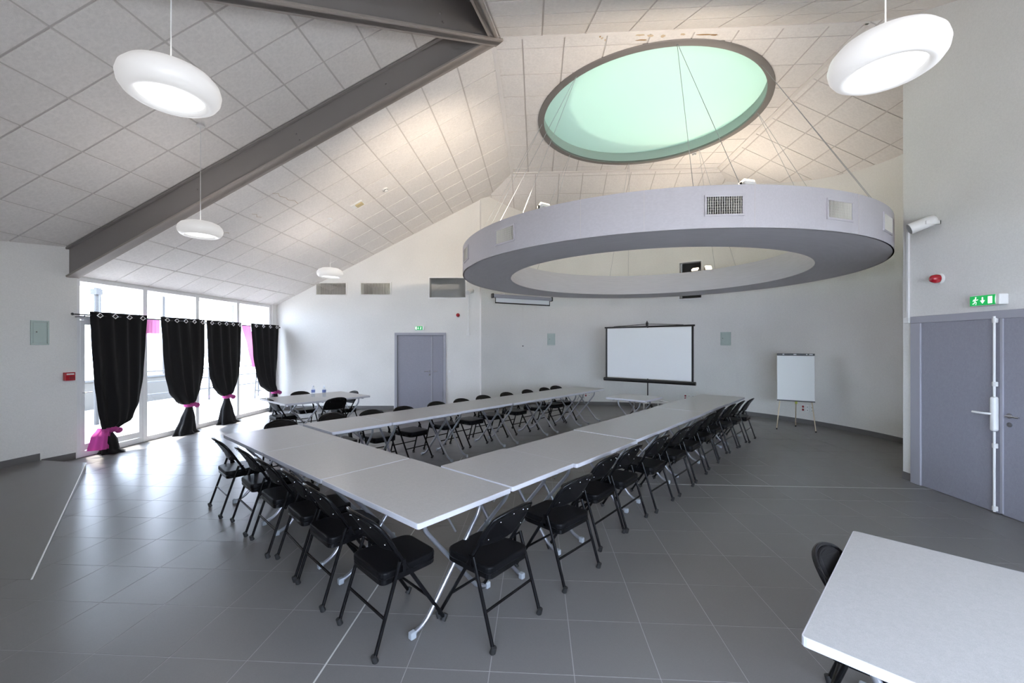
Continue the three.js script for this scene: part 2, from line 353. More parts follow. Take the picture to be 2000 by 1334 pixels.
{ // brown water stains on the flat ceiling, hairline cracks in the slope
  const rust = std([0.36, 0.22, 0.1], 0.95), pale = std([0.62, 0.5, 0.36], 0.95);
  const blob = (r, d, w, l, n) => { const q = []; for (let k = 0; k < n; k++) { const a = k / n * 6.283, f = 0.6 + 0.7 * rnd(); q.push([r + w * f * Math.cos(a), d + l * f * Math.sin(a)]); } return prism(q, () => HF - 0.0012, () => HF - 0.0002); };
  const st = struct('ceiling_stain', 'brown water stains on the flat ceiling edge before the skylight', 'stain');
  for (const [r, d, w, l] of [[0.93, 6.06, 0.02, 0.025], [0.98, 6.1, 0.012, 0.02], [1.46, 6.03, 0.07, 0.02], [1.6, 6.05, 0.04, 0.03], [1.78, 6.07, 0.03, 0.03], [2.05, 6.05, 0.03, 0.02]]) part('stain', blob(r, d, w, l, 11), pale, st);
  for (const [r, d, w, l] of [[2.36, 6.075, 0.14, 0.012], [2.5, 6.09, 0.05, 0.016], [1.5, 6.13, 0.09, 0.012], [0.9, 6.03, 0.01, 0.02]]) part('stain', blob(r, d, w, l, 11), rust, st);
  const cr = struct('ceiling_crack', 'hairline brown cracks in the slope above the glazing', 'crack');
  for (const pts of [[[-4.29, 6.64], [-4.24, 6.72], [-4.27, 6.8], [-4.24, 6.92], [-4.25, 7.02], [-4.2, 7.12], [-4.22, 7.26]], [[-4.79, 6.86], [-4.76, 6.94], [-4.8, 7.0], [-4.77, 7.08]], [[-5.35, 6.95], [-5.31, 7.0], [-5.33, 7.04]]]) part('crack', pipe(pts.map(([r, d]) => P(r, hL(r) - 0.0005, d)), 0.0028, 0, 5), rust, cr);
}

// ------------------------------------------------------------------ roof beams
function beam(name, label, a, b, depth, width, bolts) {   // a, b: lower edge ends [r, y, d]
  const A = P(a[0], a[1], a[2]), B = P(b[0], b[1], b[2]), L = A.distanceTo(B);
  const g = struct(name, label, 'beam');
  g.position.copy(A);
  const x = B.clone().sub(A).normalize(), z = V(x.z, 0, -x.x).normalize().negate(), y = z.clone().cross(x);
  g.quaternion.setFromRotationMatrix(new THREE.Matrix4().makeBasis(x, y, z));
  const dy = depth * y.y;
  part('web', box(L, dy, width * 0.5, L / 2, dy / 2, 0), M.beam, g);
  part('lower_flange', rbox(L, 0.03, width, 0.006, L / 2, 0.015, 0), M.beamEdge, g);
  part('upper_flange', rbox(L, 0.03, width, 0.006, L / 2, dy - 0.015, 0), M.beam, g);
  for (const t of bolts ?? []) for (const h of [0.12, 0.22]) for (const s of [-1, 1]) part('bolt', cyl(0.013, 0.013, 0.02, 6).rotateX(Math.PI / 2).translate(t, h, s * (width * 0.25 + 0.008)), M.beam, g);
  return shade(g);
}
beam('beam_rafter', 'grey steel roof beam climbing from the window corner', [-7.05, hL(-7.05) - 0.03, 6.03], [FL + 0.35, hL(FL + 0.35) - 0.03, 6.03], 0.46, 0.17, [2.4, 4.1, 5.6]);
beam('beam_hip', 'grey steel roof beam crossing over to the entry corner', [FL + 0.1, hNC(0, FN) - 0.06, FN + 0.05], [FL - 6.5, hNC(0, FN - 6.65) - 0.06, FN - 6.65], 0.5, 0.17, [1.0]);
beam('beam_entry', 'narrow grey steel roof beam at the skylight corner', [FL + 0.02, hNC(0, FN) - 0.03, FN], [FL + 0.02, hNC(0, -0.7) - 0.03, -0.7], 0.47, 0.12);

// ------------------------------------------------------------------ skylight
{
  const s = thing('skylight', 'round skylight with pale green translucent disc and grey rim', 'skylight', [SKY.r, HF, -SKY.d]);
  part('rim', lathe([[SKY.R - 0.11, -0.025], [SKY.R + 0.0, -0.025], [SKY.R + 0.005, 0.0], [SKY.R + 0.005, 0.02], [SKY.R - 0.11, 0.02], [SKY.R - 0.11, -0.025]], 96), std([0.2, 0.185, 0.18], 0.5), s, 'dark grey rim');
  part('shaft', lathe([[SKY.R - 0.1, 0.0], [SKY.R - 0.1, 1.4], [SKY.R + 0.1, 1.4], [SKY.R + 0.1, 0.03]], 96), std([0.36, 0.46, 0.43], 0.7), s, 'grey green shaft');
  part('diffuser', cyl(SKY.R - 0.1, SKY.R - 0.1, 0.01, 96, 0, 0.22, 0), new THREE.MeshPhysicalMaterial({ color: new THREE.Color().setRGB(0.56, 0.68, 0.61), roughness: 1, transmission: 0.25, thickness: 0, side: THREE.DoubleSide }), s, 'pale green translucent disc');
  shade(s);
}

// ------------------------------------------------------------------ suspended ring
const RG = { r: SKY.r, d: SKY.d, R: 3.51, r0: 2.61, y0: 3.02, y1: 3.487 };
const ringAt = (deg, R, y) => P(RG.r + R * Math.cos(deg * Math.PI / 180), y, RG.d + R * Math.sin(deg * Math.PI / 180));
{
  const g = thing('suspended_ring', 'large lilac grey ring hung on wires below the skylight', 'ceiling ring', [RG.r, RG.y0, -RG.d]);
  const H = RG.y1 - RG.y0;
  const outlets = [-160, -136.8, -91.3, -68.3, -49.5, -23], oh = 0.21, ow = 0.39, oy = H * 0.52, half = Math.asin(ow / 2 / RG.R) * 180 / Math.PI;
  const band = (a0, a1, y0, y1) => new THREE.LatheGeometry([[RG.R - 0.02, y0], [RG.R, y0], [RG.R, y1], [RG.R - 0.02, y1]].map((p) => new THREE.Vector2(...p)), Math.max(4, Math.round((a1 - a0) / 2)), (a0 + 90) * Math.PI / 180, (a1 - a0) * Math.PI / 180);
  const pieces = outlets.map((a, i) => band(a + half, (outlets[i + 1] ?? outlets[0] + 360) - half, 0, H));
  for (const a of outlets) pieces.push(band(a - half, a + half, 0, oy - oh / 2), band(a - half, a + half, oy + oh / 2, H));
  part('outer_band', pieces, M.ring, g);
  part('underside', lathe([[RG.r0, 0], [RG.R - 0.002, 0], [RG.R - 0.002, 0.03], [RG.r0, 0.03]], 144), M.ringUnder, g);
  part('inner_band', lathe([[RG.r0 + 0.03, H], [RG.r0, H], [RG.r0, 0.001], [RG.r0 + 0.03, 0.001]], 144), M.ring, g);
  part('top_deck', lathe([[RG.r0 + 0.005, H - 0.02], [RG.R - 0.012, H - 0.02], [RG.R - 0.012, H - 0.05], [RG.r0 + 0.005, H - 0.05]], 144), M.ring, g);
  // board joints of the band, hairline grooves of filler
  for (const a of [-117, -86, -63, -105]) { const q = a * Math.PI / 180; const m = part('joint', box(0.004, H, 0.003), M.grid, g); m.position.set((RG.R + 0.0005) * Math.cos(q), H / 2, -(RG.R + 0.0005) * Math.sin(q)); m.rotation.y = q + Math.PI / 2; }
  // air outlets in the band
  for (const a of outlets) {
    const w = 0.42, q = a * Math.PI / 180, v = new THREE.Group(); v.name = 'air_outlet'; g.add(v);
    v.position.set((RG.R + 0.001) * Math.cos(q), H * 0.52, -(RG.R + 0.001) * Math.sin(q)); v.rotation.y = q + Math.PI / 2;
    const h = 0.235;
    part('outlet_frame', [rbox(w, 0.024, 0.016, 0.004, 0, h / 2 - 0.012, 0), rbox(w, 0.024, 0.016, 0.004, 0, -h / 2 + 0.012, 0), rbox(0.024, h - 0.048, 0.016, 0.004, w / 2 - 0.012, 0, 0), rbox(0.024, h - 0.048, 0.016, 0.004, -w / 2 + 0.012, 0, 0)], M.ring, v);
    for (let i = 0; i < 15; i++) { const m = part('slat', box(0.004, h - 0.045, 0.014), M.slat, v); m.position.set(-w / 2 + 0.04 + i * (w - 0.08) / 14, 0, 0.002); m.rotation.y = -0.25 + 0.5 * (i / 14); }
    for (let i = 0; i < 6; i++) { const m = part('cross_wire', box(w - 0.045, 0.003, 0.003), M.slat, v); m.position.set(0, -h / 2 + 0.045 + i * (h - 0.09) / 5, -0.0005); }
  }
  // suspension wires, in pairs from the skylight rim
  for (let k = 0; k < 8; k++) for (const s of [-1, 1]) {
    const a = (k * 45 - 2.5) * Math.PI / 180, b = a + s * 0.075 + 0.01, r0 = SKY.R - 0.105, r1 = RG.R - 0.07;
    part('wire', pipe([V(r0 * Math.cos(a), HF - RG.y0 + 0.03, -r0 * Math.sin(a)), V(r1 * Math.cos(b), H - 0.03, -r1 * Math.sin(b))], 0.0035, 0, 5), M.steel, g);
  }
  shade(g);
}

// ------------------------------------------------------------------ uplights on the ring
function uplight(label, deg, R, aim, power, tilt, spread = 1.15) {
  const at = ringAt(deg, R, RG.y1 - 0.02);
  const dir = aim.clone().sub(at).normalize(), f = thing('floodlight', label, 'floodlight', at.toArray(), Math.atan2(dir.x, dir.z), 'halogen floodlights on the ring');
  part('bracket', [box(0.012, 0.09, 0.02, -0.085, 0.045, 0), box(0.012, 0.09, 0.02, 0.085, 0.045, 0), box(0.18, 0.01, 0.02, 0, 0.005, 0)], M.black, f);
  const head = new THREE.Group(); head.name = 'lamp_head'; f.add(head); head.position.y = 0.085; head.rotation.x = -tilt;
  part('housing', rbox(0.16, 0.1, 0.06, 0.012, 0, 0, -0.03), M.white, head);
  part('lens', rbox(0.15, 0.09, 0.03, 0.006, 0, 0, 0.012), glow([1, 0.8, 0.55], 1.6), head, 'glowing warm lens');
  const l = new THREE.SpotLight(new THREE.Color().setRGB(1, 0.86, 0.68), power, 0, spread, 0.95, 2);
  l.position.copy(at).addScaledVector(dir, 0.12).add(V(0, 0.1, 0)); l.target.position.copy(aim); l.castShadow = true; l.shadow.radius = 3;
  scene.add(l, l.target); shade(f);
}
uplight('warm halogen floodlight on the ring aimed at the beam side', -127, 3.36, P(-3.0, 4.85, 9.4), 21, 1.0, 0.75);
uplight('warm halogen floodlight on the ring above the square air outlet', -86, 3.36, P(1.0, 6.1, 8.6), 11, 1.25);
uplight('warm halogen floodlight on the far rim beside the dark opening', 52, 2.75, P(3.2, 6.0, 9.8), 5, 1.0);
uplight('warm halogen floodlight body facing out on the far rim', 45.5, 2.72, P(4.4, 5.9, 8.2), 6, 0.35);

// ------------------------------------------------------------------ pendant lamps
const shadeMat = glow([1, 0.97, 0.95], 0.22, 0.5), diffMat = glow([1, 1, 0.99], 1.0);
const pend = (label, r, y, d, top) => {
  const t = thing('pendant_lamp', label, 'pendant lamp', [r, y, -d], 0, 'white ring pendant lamps');
  part('lamp_shade', lathe([[0.001, 0.088], [0.1, 0.09], [0.165, 0.083], [0.21, 0.062], [0.239, 0.028], [0.2485, -0.008], [0.242, -0.045], [0.222, -0.075], [0.195, -0.092], [0.172, -0.09], [0.16, -0.07]], 56), shadeMat, t, 'glossy opal white shade');
  part('diffuser', lathe([[0.001, -0.062], [0.09, -0.066], [0.162, -0.07]], 40), diffMat, t, 'bright white diffuser');
  part('ceiling_rose', cyl(0.05, 0.05, 0.02, 20, 0, top - y - 0.012, 0), M.white, t);
  part('cord', pipe([[0, 0.088, 0], [0, top - y - 0.02, 0]], 0.004, 0, 6), M.white, t);
  const glowing = new THREE.PointLight(new THREE.Color().setRGB(1, 0.92, 0.85), 0.55, 0, 2); glowing.position.set(r, y, -d); glowing.castShadow = true; glowing.shadow.radius = 3; scene.add(glowing);
  const l = new THREE.RectAreaLight(new THREE.Color().setRGB(1, 0.95, 0.89), 10, 0.28, 0.28);
  l.position.set(r, y - 0.1, -d); l.rotation.x = -Math.PI / 2; scene.add(l); shade(t);
};
pend('white ring pendant lamp hanging above the floor ramp', -2.15, 3.28, 2.37, hNU(0, 2.37));
pend('white ring pendant lamp hanging under the sloping roof beam', -4.36, 3.25, 5.25, hNL(-4.36));
pend('small looking white ring pendant lamp before the air grilles', -4.13, 3.19, 8.25, hL(-4.13));
pend('white ring pendant lamp hanging before the double door wall', 1.84, 3.27, 2.34, hNC(0, 2.34));

// ------------------------------------------------------------------ glazed wall
{
  const w = struct('window_1', 'tall white framed glazing with a glass door behind black curtains', 'window');
  const D = [6.09, 7.22, 8.4, 9.6, 10.8], X = -7.08, top = 2.79;
  D.forEach((d, i) => part('mullion', rbox(0.09, top, i === 0 || i === 4 ? 0.08 : 0.085, 0.006, X, top / 2, -d), M.frame, w));
  for (let i = 0; i < 4; i++) {
    const a = D[i] + 0.04, b = D[i + 1] - 0.04, m = (a + b) / 2, L = b - a;
    part('bottom_rail', rbox(0.08, 0.09, L, 0.006, X, 0.045, -m), M.frame, w);
    part('top_rail', rbox(0.08, 0.06, L, 0.006, X, top - 0.03, -m), M.frame, w);
    part('pane', box(0.008, i ? top - 0.15 : 0.54, L, X, i ? (top + 0.03) / 2 : 2.46, -m), M.glass, w);
  }
  // glass door leaf in the first bay
  const a = D[0] + 0.05, b = D[1] - 0.05, leaf = new THREE.Group(); leaf.name = 'door_leaf'; w.add(leaf);
  part('transom', rbox(0.085, 0.06, 1.05, 0.006, X, 2.17, -(D[0] + D[1]) / 2), M.frame, w);
  part('stile', rbox(0.06, 2.04, 0.07, 0.006, X + 0.01, 1.11, -a - 0.03), M.frame, leaf); part('stile', rbox(0.06, 2.04, 0.07, 0.006, X + 0.01, 1.11, -b + 0.03), M.frame, leaf);
  part('rail', rbox(0.06, 0.08, b - a - 0.1, 0.006, X + 0.01, 2.1, -(a + b) / 2), M.frame, leaf); part('rail', rbox(0.06, 0.1, b - a - 0.1, 0.006, X + 0.01, 0.15, -(a + b) / 2), M.frame, leaf);
  part('pane', box(0.008, 1.88, b - a - 0.1, X + 0.01, 1.13, -(a + b) / 2), M.glass, leaf);
  part('door_handle', pipe([[X + 0.03, 1.0, -a - 0.035], [X + 0.08, 1.0, -a - 0.035], [X + 0.08, 1.0, -a - 0.14]], 0.009, 0.02), M.chrome, leaf);
  shade(w);
}

// ------------------------------------------------------------------ curtains
const rodX = -6.88, rodY = 2.205;
{
  const r = thing('curtain_rod', 'thin black curtain rod across the tall glazing', 'curtain rod', [0, 0, 0]);
  part('rod', pipe([P(rodX, rodY, 5.9), P(rodX, rodY, 10.95)], 0.011, 0, 10), M.black, r);
  for (const d of [5.89, 10.96]) part('finial', new THREE.SphereGeometry(0.02, 14, 10).translate(rodX, rodY, -d), M.black, r);
  for (const d of [6.06, 8.43, 10.84]) part('bracket', pipe([P(-7.05, rodY - 0.03, d), P(rodX, rodY - 0.03, d), P(rodX, rodY - 0.005, d)], 0.007, 0.02, 6), M.black, r);
  shade(r);
}
const lerp = (tab, y) => { // tab: [[y, ...values] top to bottom]
  if (y >= tab[0][0]) return tab[0].slice(1);
  for (let i = 1; i < tab.length; i++) if (y >= tab[i][0]) { let t = (tab[i - 1][0] - y) / (tab[i - 1][0] - tab[i][0]); t = t * t * (3 - 2 * t) * 0.5 + t * 0.5; return tab[i - 1].slice(1).map((v, k) => v + (tab[i][k + 1] - v) * t); }
  return tab[tab.length - 1].slice(1);
};
function cloth(rows, cols, y0, y1, tab, fold) {   // tab rows: [y, d from, d to, bag]; fold(s, t) -> offset across
  const pos = [], uv = [], idx = [];
  for (let j = 0; j <= rows; j++) {
    const y = y0 + (y1 - y0) * j / rows, [a, b, bag] = lerp(tab, y);
    for (let i = 0; i <= cols; i++) { const s = i / cols; pos.push(rodX + fold(s, j / rows, b - a) + bag * Math.sin(Math.PI * s) ** 0.7, y, -(a + (b - a) * s)); uv.push(s * (b - a), y); }
  }
  for (let j = 0; j < rows; j++) for (let i = 0; i < cols; i++) { const a = j * (cols + 1) + i, b = a + cols + 1; idx.push(a, b, a + 1, b, b + 1, a + 1); }
  const g = new THREE.BufferGeometry(); g.setAttribute('position', new THREE.Float32BufferAttribute(pos, 3)); g.setAttribute('uv', new THREE.Float32BufferAttribute(uv, 2)); g.setIndex(idx); g.computeVertexNormals(); return g;
}
function curtain(label, tab, knot, tailTab, eyes) {
  const c = thing('curtain', label, 'curtain', [0, 0, 0], 0, 'black eyelet curtains');
  const nf = 4, ph = rnd() * 6;
  const body = part('drape', cloth(46, 72, 2.265, knot.y + 0.02, tab, (s, t, w) => (0.03 - 0.012 * t) * Math.sin(s * nf * 6.283) + 0.012 * Math.sin(s * 17 + ph + 2 * t) * t), M.curtain, c);
  // second, slightly fuller layer that closes the bag of cloth behind
  part('drape_lining', cloth(30, 40, 2.15, knot.y + 0.02, tab.map(([y, a, b, bag]) => [y, a + 0.03, b - 0.03, -bag * 0.3]), (s, t) => -0.02 + 0.015 * Math.sin(s * nf * 6.283) ), M.curtain, c);
  part('tail', (() => { // the cloth below the knot, a fluted cone that ends on the floor
    const pos = [], idx = [], R = 18, Q = 56;
    for (let j = 0; j <= R; j++) {
      const y = knot.y - 0.02 + (0.006 - knot.y + 0.02) * j / R, [a, b, depth] = lerp(tailTab, y);
      for (let i = 0; i <= Q; i++) { const q = i / Q * 6.2832, f = 1 + 0.16 * Math.sin(q * 7 + ph) * j / R; pos.push(rodX + 0.02 + Math.cos(q) * depth * f, Math.max(y, 0.004), -((a + b) / 2 + Math.sin(q) * (b - a) / 2 * f)); }
    }
    for (let j = 0; j < R; j++) for (let i = 0; i < Q; i++) { const a = j * (Q + 1) + i, b = a + Q + 1; idx.push(a, b, a + 1, b, b + 1, a + 1); }
    const g = new THREE.BufferGeometry(); g.setAttribute('position', new THREE.Float32BufferAttribute(pos, 3)); g.setIndex(idx); g.computeVertexNormals(); return g;
  })(), M.curtain, c);
  const [ka, kb] = [knot.d, knot.w];
  part('tie', [new THREE.TorusGeometry(kb, 0.032, 10, 28).rotateX(Math.PI / 2).scale(0.9, 1.3, 1).translate(rodX + 0.02, knot.y, -ka),
    new THREE.SphereGeometry(0.05, 14, 10).scale(1, 0.9, 1.2).translate(rodX + 0.09, knot.y + 0.01, -(ka + 0.03)),
    new THREE.SphereGeometry(0.04, 12, 8).scale(0.8, 1.2, 1.6).translate(rodX + 0.1, knot.y - 0.02, -(ka + 0.1))], M.tulle, c, 'magenta tulle tie');
  for (let i = 0; i < eyes; i++) { // diamond shaped silver eyelets
    const s = (i + 0.5) / eyes, [a, b] = lerp(tab, 2.2);
    const e = part('eyelet', new THREE.TorusGeometry(0.036, 0.009, 6, 4).rotateZ(0), M.rivet, c, 'silver diamond eyelet');
    e.position.set(rodX + 0.036, 2.205, -(a + (b - a) * s)); e.rotation.y = Math.PI / 2; e.scale.set(1.25, 1, 1);
  }
  return shade(c);
}
curtain('black eyelet curtain knotted low before the glass door', [[2.27, 6.13, 7.1, 0], [1.85, 6.15, 7.07, 0.02], [1.2, 6.19, 7.03, 0.06], [0.75, 6.24, 6.95, 0.1], [0.5, 6.28, 6.82, 0.12], [0.42, 6.3, 6.6, 0.1], [0.36, 6.32, 6.46, 0.06]], { y: 0.38, d: 6.39, w: 0.06 },
  [[0.36, 6.33, 6.45, 0.05], [0.22, 6.28, 6.52, 0.09], [0.06, 6.3, 6.54, 0.1], [0, 6.3, 6.62, 0.16]], 4);
curtain('black eyelet curtain knotted above a flared tail with magenta edge', [[2.27, 7.36, 8.4, 0], [1.6, 7.41, 8.39, 0.03], [1.2, 7.45, 8.36, 0.06], [0.85, 7.54, 8.27, 0.1], [0.65, 7.7, 8.18, 0.11], [0.56, 7.86, 8.1, 0.08]], { y: 0.56, d: 7.98, w: 0.07 },
  [[0.54, 7.92, 8.04, 0.05], [0.3, 7.8, 8.08, 0.09], [0.06, 7.68, 8.08, 0.12], [0, 7.66, 8.16, 0.15]], 5);
curtain('black eyelet curtain with thin pink knot beside the third mullion', [[2.27, 8.44, 9.49, 0], [1.5, 8.48, 9.46, 0.03], [1.1, 8.53, 9.41, 0.07], [0.85, 8.62, 9.33, 0.1], [0.7, 8.75, 9.23, 0.1], [0.6, 8.9, 9.08, 0.07]], { y: 0.6, d: 8.99, w: 0.06 },
  [[0.58, 8.94, 9.05, 0.05], [0.3, 8.84, 9.14, 0.09], [0.06, 8.8, 9.2, 0.12], [0, 8.78, 9.36, 0.16]], 5);
curtain('black eyelet curtain swept against the door wall corner', [[2.27, 9.82, 10.92, 0], [1.5, 9.9, 10.86, 0.03], [1.0, 10.02, 10.8, 0.06], [0.72, 10.16, 10.8, 0.08], [0.58, 10.4, 10.82, 0.08], [0.5, 10.58, 10.84, 0.06]], { y: 0.5, d: 10.72, w: 0.06 },
  [[0.48, 10.64, 10.79, 0.05], [0.3, 10.6, 10.82, 0.08], [0.06, 10.58, 10.84, 0.1], [0, 10.56, 10.86, 0.12]], 4);
// magenta tulle seen between and beside the black curtains
const tl = (label, tab, y1, y0 = 2.2) => tag(shade(part(numbered('tulle_drape'), cloth(24, 30, y0, y1, tab, (s) => -0.06 + 0.012 * Math.sin(s * 30)), y0 > 1 ? M.sheer : M.tulle, scene)), label, 'tulle', 'magenta tulle drapes');
tl('magenta tulle hung behind the curtains near the glass door', [[2.2, 7.06, 7.42, 0], [1.95, 7.06, 7.42, 0]], 1.95);
tl('magenta tulle strip slipping behind the corner curtain', [[2.2, 9.58, 9.92, 0], [1.7, 9.78, 10.0, 0], [1.2, 9.94, 10.06, 0]], 1.2);
tl('magenta tulle scrap trailing from the low knotted curtain', [[0.42, 6.3, 6.46, 0.14], [0.3, 6.2, 6.44, 0.15], [0.1, 6.14, 6.42, 0.17]], 0.1, 0.42);

// ------------------------------------------------------------------ doors
function lever(parent, x, y, z, dir) {
  const h = new THREE.Group(); h.name = 'door_handle'; parent.add(h);
  part('rose', cyl(0.026, 0.026, 0.01, 20).rotateX(Math.PI / 2).translate(x, y, z + 0.005), M.chrome, h);
  part('lever', pipe([[x, y, z], [x, y, z + 0.055], [x + dir * 0.13, y, z + 0.055]], 0.009, 0.02), M.chrome, h);
  part('lock', cyl(0.024, 0.024, 0.008, 20).rotateX(Math.PI / 2).translate(x, y - 0.09, z + 0.004), M.chrome, h);
}
{
  const d1 = struct('door_1', 'grey door and narrow side leaf under an exit sign', 'door');
  d1.position.copy(bw(3.222, 0)); d1.rotation.y = bwTurn;
  const W = 1.383, H = 2.07;
  part('door_frame', [rbox(0.07, H - 0.07, 0.27, 0.006, 0.035, H / 2 - 0.035, -0.11), rbox(0.07, H - 0.07, 0.27, 0.006, W - 0.035, H / 2 - 0.035, -0.11), rbox(W, 0.07, 0.27, 0.006, W / 2, H - 0.035, -0.11)], M.doorFrame, d1);
  const a = part('door_leaf', rbox(0.92, H - 0.08, 0.045, 0.004, 0.535, H / 2 - 0.035, -0.03), M.door, d1);
  const b = part('side_leaf', rbox(0.3, H - 0.08, 0.045, 0.004, 1.155, H / 2 - 0.035, -0.03), M.door, d1);
  part('cover_strip', rbox(0.03, H - 0.1, 0.014, 0.004, 1.0, H / 2 - 0.04, -0.003), M.doorFrame, a, 'pale cover strip');
  lever(a, 0.94, 1.03, -0.008, -1); part('pull', pipe([[1.06, 1.03, 0], [1.06, 1.03, 0.04], [1.16, 1.03, 0.04]], 0.008, 0.02), M.chrome, b);
  part('stop', box(W, 0.02, 0.2, W / 2, 0.002, -0.12), M.grout, d1);
  part('closure', box(W, H, 0.02, W / 2, H / 2, -0.22), M.door, d1);
  shade(d1);
  const d2 = struct('door_2', 'grey double door with a panic bar beside the white wall end', 'door');
  d2.position.copy(P(4.78, 0, 5.8)); d2.rotation.y = -Math.PI / 2;
  part('door_frame', [rbox(0.14, 2.017, 0.06, 0.006, 0.21, 1.0085, -0.0), rbox(0.14, 2.017, 0.06, 0.006, 2.17, 1.0085, 0), rbox(2.1, 0.085, 0.06, 0.006, 1.19, 2.06, 0)], M.doorFrame, d2);
  const l1 = part('door_leaf', rbox(0.895, 2.02, 0.045, 0.004, 0.728, 1.015, -0.01), M.door, d2);
  const l2 = part('door_leaf', rbox(0.91, 2.02, 0.045, 0.004, 1.645, 1.015, -0.01), M.door, d2);
  part('cover_strip', rbox(0.028, 2.0, 0.012, 0.003, 1.19, 1.02, 0.018), M.doorFrame, l2);
  const pb = new THREE.Group(); pb.name = 'panic_bolt'; l1.add(pb);
  part('rod', [cyl(0.011, 0.011, 0.85, 10, 1.135, 1.62, 0.035), cyl(0.011, 0.011, 0.83, 10, 1.135, 0.43, 0.035)], M.white, pb, 'white vertical bolt rod');
  part('case', rbox(0.055, 0.36, 0.06, 0.022, 1.135, 1.03, 0.035), M.white, pb, 'white bolt case');
  part('lever', pipe([[1.13, 1.03, 0.06], [1.1, 1.03, 0.09], [0.98, 1.03, 0.1]], 0.013, 0.03), M.white, pb, 'white push lever');
  for (const y of [2.0, 1.34, 0.7, 0.05]) part('clip', rbox(0.04, 0.05, 0.03, 0.006, 1.135, y, 0.028), M.white, pb);
  lever(l2, 1.26, 1.03, 0.013, 1);
  part('closure', box(2.1, 2.1, 0.02, 1.19, 1.05, -0.2), M.door, d2);
  shade(d2);
}

// ------------------------------------------------------------------ ramp
{
  const C = S(-5.97, 5.92), W = S(-6.74, 6.05), T = S(-3.576, 3.145), W2 = S(-8.0, 3.3);
  const h = (r, d) => Math.max(0.001, (d - T[1]) / (C[1] - T[1]) * 0.092);
  const ramp = struct('ramp', 'grey tiled floor ramp climbing along the white wall', 'ramp');
  part('surface', prism([C, W, W2, T], () => 0.0, (r, d) => h(r, d)), FT[1], ramp);
  const a = P(C[0], h(...C), C[1]), b = P(T[0], h(...T), T[1]);
  part('nosing', pipe([a, b], 0.006, 0, 6), M.white, ramp, 'pale edge strip');
  shade(ramp);
}

